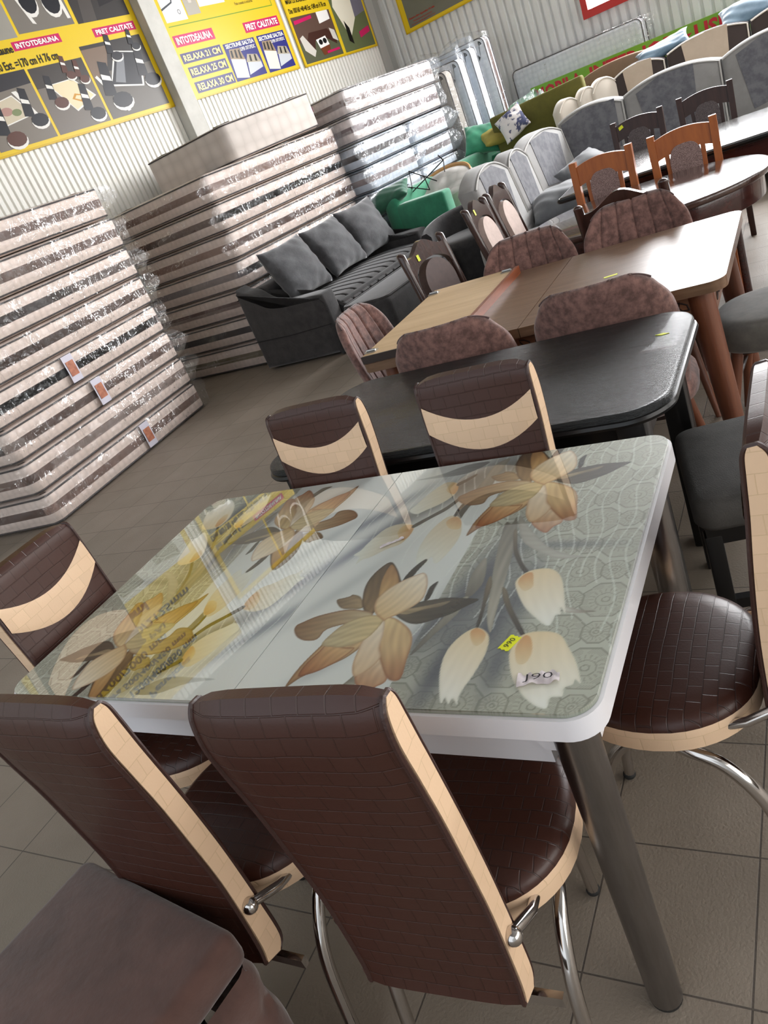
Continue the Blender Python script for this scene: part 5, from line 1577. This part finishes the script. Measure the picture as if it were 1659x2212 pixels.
arch_back(gs, onx(-.19, 7.22), .62, .40, 1.035, .07, .22, M_gs, M_gp, [(-.42, .20), (.38, .32), (.38, .95), (-.1, .96), (-.44, .86)])
arch_back(gs, onx(.53, 7.22), .82, .40, 1.065, .075, .22, M_gs, M_gp, [(-.26, .20), (.22, .30), (.24, .96), (-.1, .97), (-.36, .86)])
arch_back(gs, onx(1.36, 7.22), .84, .40, 1.075, .085, .22, M_gs, M_gp, [(-.26, .20), (.22, .30), (.24, .96), (-.1, .97), (-.36, .86)])
g = G(); g.box((-.08, 5.97, .28), (.68, 2.28, .32), r=.05, seg=3); build('seat', g, M_gs, gs, 60)
g = G(); g.box((.88, 6.90, .28), (1.92, .66, .32), r=.05, seg=3); build('seat', g, M_gs, gs, 60)
g = G(); g.box((-.49, 5.99, .29), (.16, 2.38, .54), r=.04); build('frame', g, M_gs, gs, 60)
g = G(); g.box((.45, 7.36, .29), (2.8, .20, .54), r=.04); build('frame', g, M_gs, gs, 60)
g = G(); g.box((-.18, 4.76, .31), (.78, .10, .50), r=.05, seg=3); build('armrest', g, M_gs, gs, 60)
M_gpil = mat('grey_satin_pillow', srgb(112, 114, 116), rough=.6, sheen=.3, col2=srgb(88, 90, 94), nscale=4)
pillow('striped grey pillow lying on the grey sofa seat, nearer one', (-.20, 5.75, .535), (R(10), R(-8), R(20)), .52, .46, .20, M_gpil, seed=21)
pillow('grey pillow leaning on the grey sofa back behind the striped one', (-.12, 6.55, .57), (R(35), R(-10), R(60)), .50, .42, .18, M_gpil, seed=22)

# ------------------------------------------------------------------ cream and brown sofa behind it
M_cs = mat('cream_upholstery', srgb(196, 178, 158), rough=.8, sheen=.3, col2=srgb(184, 166, 146), nscale=5)
M_cw = mat('pale_cream_upholstery', srgb(216, 206, 192), rough=.75, sheen=.3)
M_cb = mat('dark_brown_upholstery', srgb(54, 42, 38), rough=.8, sheen=.2)
M_cpipe = mat('white_piping', srgb(222, 214, 202), rough=.6)
cs = thing('corner_sofa', 'cream and dark brown corner sofa with arched backs, behind the grey sofa', 'sofa', (0, 0, 0))
for x, w, z1, ml in ((.075, .52, 1.165, 0), (.73, .76, 1.195, 0), (1.52, .80, 1.20, 0)):
    arch_back(cs, onx(x, 8.55), w, .40, z1, .065, .20, M_cb, M_cs, [(-.20, .05), (.20, .05), (.26, .985), (0, .995), (-.30, .95)], pipe=M_cpipe)
for x, y, w, z1 in ((-.22, 8.52, .30, 1.155), (-.38, 8.48, .24, 1.13), (-.58, 8.44, .28, 1.10)):
    arch_back(cs, Matrix.Translation((x, y, 0)) @ Matrix.Rotation(R(28 + (8.5 - y) * 120), 4, 'Z'), w, .40, z1, .11, .20, M_cw, None, None, pipe=M_cpipe)
g = G(); g.box((.85, 8.30, .28), (2.4, .5, .32), r=.05, seg=3); build('seat', g, M_cs, cs, 60)
g = G(); g.box((.85, 8.68, .30), (2.4, .18, .55), r=.04, seg=3); build('frame', g, M_cb, cs, 60)
g = G(); g.box((-.72, 8.45, .28), (.5, .8, .32), r=.05, seg=3); build('seat', g, M_cs, cs, 60)
M_blue = mat('steel_blue_satin', srgb(112, 138, 156), rough=.45, sheen=.4, col2=srgb(86, 112, 132), nscale=5)
pillow('steel blue satin pillow on top of the cream sofa back, left one', (.31, 8.84, 1.185), (R(34), R(-9), R(6)), .54, .22, .11, M_blue, seed=31, group=None)
pillow('steel blue satin pillow on top of the cream sofa back, right one', (1.13, 8.84, 1.215), (R(40), R(-3), R(2)), .56, .30, .12, M_blue, seed=32)
g = G(); N = 16
out = [(-.45, .02), (.45, .02)] + [(.45 - .9 * k / N, 1.235 - .06 * abs(1 - 2 * k / N) ** 2.5) for k in range(N + 1)]
g.prism(out, -.05, .05, 'y', r=.02)
o = build('headboard', g, mat('tan_board', srgb(140, 116, 94), rough=.85, col2=srgb(128, 104, 84), nscale=4), None, 40)
tag(o, 'plain tan headboard standing between the green sign and the cream sofa', 'headboard'); place(o, (-.20, 9.35, .01), R(-8))

# ------------------------------------------------------------------ olive panel, green sofa and the things on it
M_olive = mat('olive_fabric', srgb(96, 92, 34), rough=.9, col2=srgb(84, 80, 30), nscale=8, bump=.1, bscale=300)
g = G(); g.box((0, 0, .585), (1.12, .12, 1.17), r=.025, seg=3)
o = build('headboard', g, M_olive, None, 40); tag(o, 'olive green upholstered panel between green sofa and cream sofa', 'headboard'); place(o, (-1.02, 8.92, .012), 0, (0, R(-3.4), R(-2))); o.location.z = .045
M_green = mat('emerald_velvet', srgb(46, 140, 102), rough=.8, sheen=.5, col2=srgb(34, 118, 86), nscale=7)
M_greend = mat('emerald_cushion', srgb(34, 104, 76), rough=.75, sheen=.5, col2=srgb(26, 84, 62), nscale=7)
gn = thing('sofa', 'emerald green sofa in front of the corner mattress stack', 'sofa', wp(6.50, -3.90), RZL)
# local x along the wall, local -y into the room
g = G(); g.box((1.1, -.11, .45), (2.2, .20, .88), r=.05, seg=3); build('back', g, M_green, gn, 60)
for x in (.09, 2.11):
    g = G(); g.box((x, -.40, .40), (.17, .78, .78), r=.035, seg=3); build('armrest', g, M_green, gn, 60)
g = G(); g.box((1.1, -.48, .20), (1.86, .62, .30), r=.05, seg=3); build('seat', g, M_green, gn, 60)
def L2W(x, y, z): 
    p = Matrix.Translation(gn.location) @ Matrix.Rotation(RZL, 4, 'Z') @ Vector((x, y, z)); return tuple(p)
pillow('dark green pillow standing on the near armrest of the green sofa', L2W(.09, -.03, .875), (R(36), R(-12), R(4)), .56, .26, .17, M_greend, seed=41)
pillow('bright green pillow on the back of the green sofa, left of the cream tub', L2W(1.95, -.20, 1.0), (R(55), R(10), R(10)), .44, .38, .18, M_green, seed=42)
pillow('bright green pillow on the far armrest of the green sofa', L2W(2.14, -.60, .87), (R(20), R(12), R(10)), .46, .40, .18, M_green, seed=43)
M_floral = mat('floral_print', srgb(212, 206, 204), rough=.8, col2=srgb(70, 74, 104), nscale=11, ndetail=3, lo=.52, hi=.58)
pillow('small olive pillow under the floral pillow beyond the green sofa', (-1.62, 8.98, .98), (R(20), 0, R(30)), .42, .36, .14, mat('olive_pillow', srgb(150, 138, 62), rough=.8), seed=44)
pillow('white pillow with blue floral print in front of the olive panel', (-1.36, 8.78, 1.05), (R(60), R(-22), R(12)), .34, .32, .12, M_floral, seed=45)
tb = thing('tub_armchair', 'cream quilted tub with wooden rim lying on the green sofa, wire stand on top', 'armchair', wp(7.10, -3.50, 0), R(-8))
g = G(); N = 36
def trng(s, z, tz=0): return [(.38 * s * math.cos(2 * PI * k / N), .30 * s * math.sin(2 * PI * k / N), z + tz * (.5 + .5 * math.sin(2 * PI * k / N))) for k in range(N)]
g.loft([trng(.70, .36), trng(.86, .54), trng(.98, .63, .12), trng(1.0, .66, .20)]); build('body', g, mat('cream_boucle', srgb(202, 198, 184), rough=.85, col2=srgb(188, 184, 170), nscale=14), tb, 60)
g = G(); g.loft([trng(1.0, .66, .20), trng(.98, .685, .21), trng(.8, .705, .20), trng(.3, .71, .19)]); build('quilted_panel', g, quilt_mat('quilted_pale_fabric', srgb(196, 192, 186), srgb(170, 166, 160), 9, .6), tb, 60)
g = G(); g.tube([(.345 * math.cos(R(20) + R(140) * k / 20), .29 * math.sin(R(20) + R(140) * k / 20), .705 + .20 * (.5 + .5 * math.sin(R(20) + R(140) * k / 20))) for k in range(21)], [.006 + .03 * math.sin(PI * k / 20) for k in range(21)], 8); build('wooden_rim', g, wood_mat('pale_wood', srgb(186, 142, 84), srgb(166, 122, 68), .5), tb)
ws = thing('wire_stand', 'folded black wire stand lying on the cream quilted tub', 'stand', wp(6.93, -3.55, .93), R(-12))
ws.rotation_euler = (R(50), R(8), R(-12))
def wire(par, pts): 
    g = G(); g.tube(pts, .006, 6); build('rod', g, M_black, par)
for pts in ([(-.28, -.14, .02), (-.22, -.05, -.12 + .12)], [(-.28, -.1, .0), (-.2, -.2, .0), (.24, .12, .06)], [(-.22, .08, .03), (.18, -.08, .03)], [(-.26, -.08, .02), (.10, -.16, .02)], [(.24, .12, .06), (.24, .12, .16)], [(.24, .12, .06), (.27, .0, .04)], [(.10, -.16, .02), (.08, -.06, .14)], [(-.22, .08, .03), (-.14, -.12, .01)]):
    wire(ws, pts)
g = G(); rnd = random.Random(5)
M_bag = plastic_mat('green_film', tint=(.55, .92, .70, 1), base=.08, edge=.35, rough=.2, milky=.25, wscale=8)
def bag(u, v):
    a = 2 * PI * u; r_ = .24 * (math.sin(PI * min(.98, max(.02, v))) ** .6) * (1 + .22 * math.sin(5 * a + 7 * v) + .12 * math.sin(11 * a - 5 * v))
    return (r_ * math.cos(a), r_ * .55 * math.sin(a), -.27 + .56 * v + .04 * math.sin(4 * a))
g.grid(bag, 36, 16, wu=True)
o = build('plastic_bag', g, M_bag, None, 60); tag(o, 'crumpled translucent green plastic bag beside the olive panel', 'bag'); place(o, wp(8.98, -3.30, .98), 0, (0, R(28), R(20)))
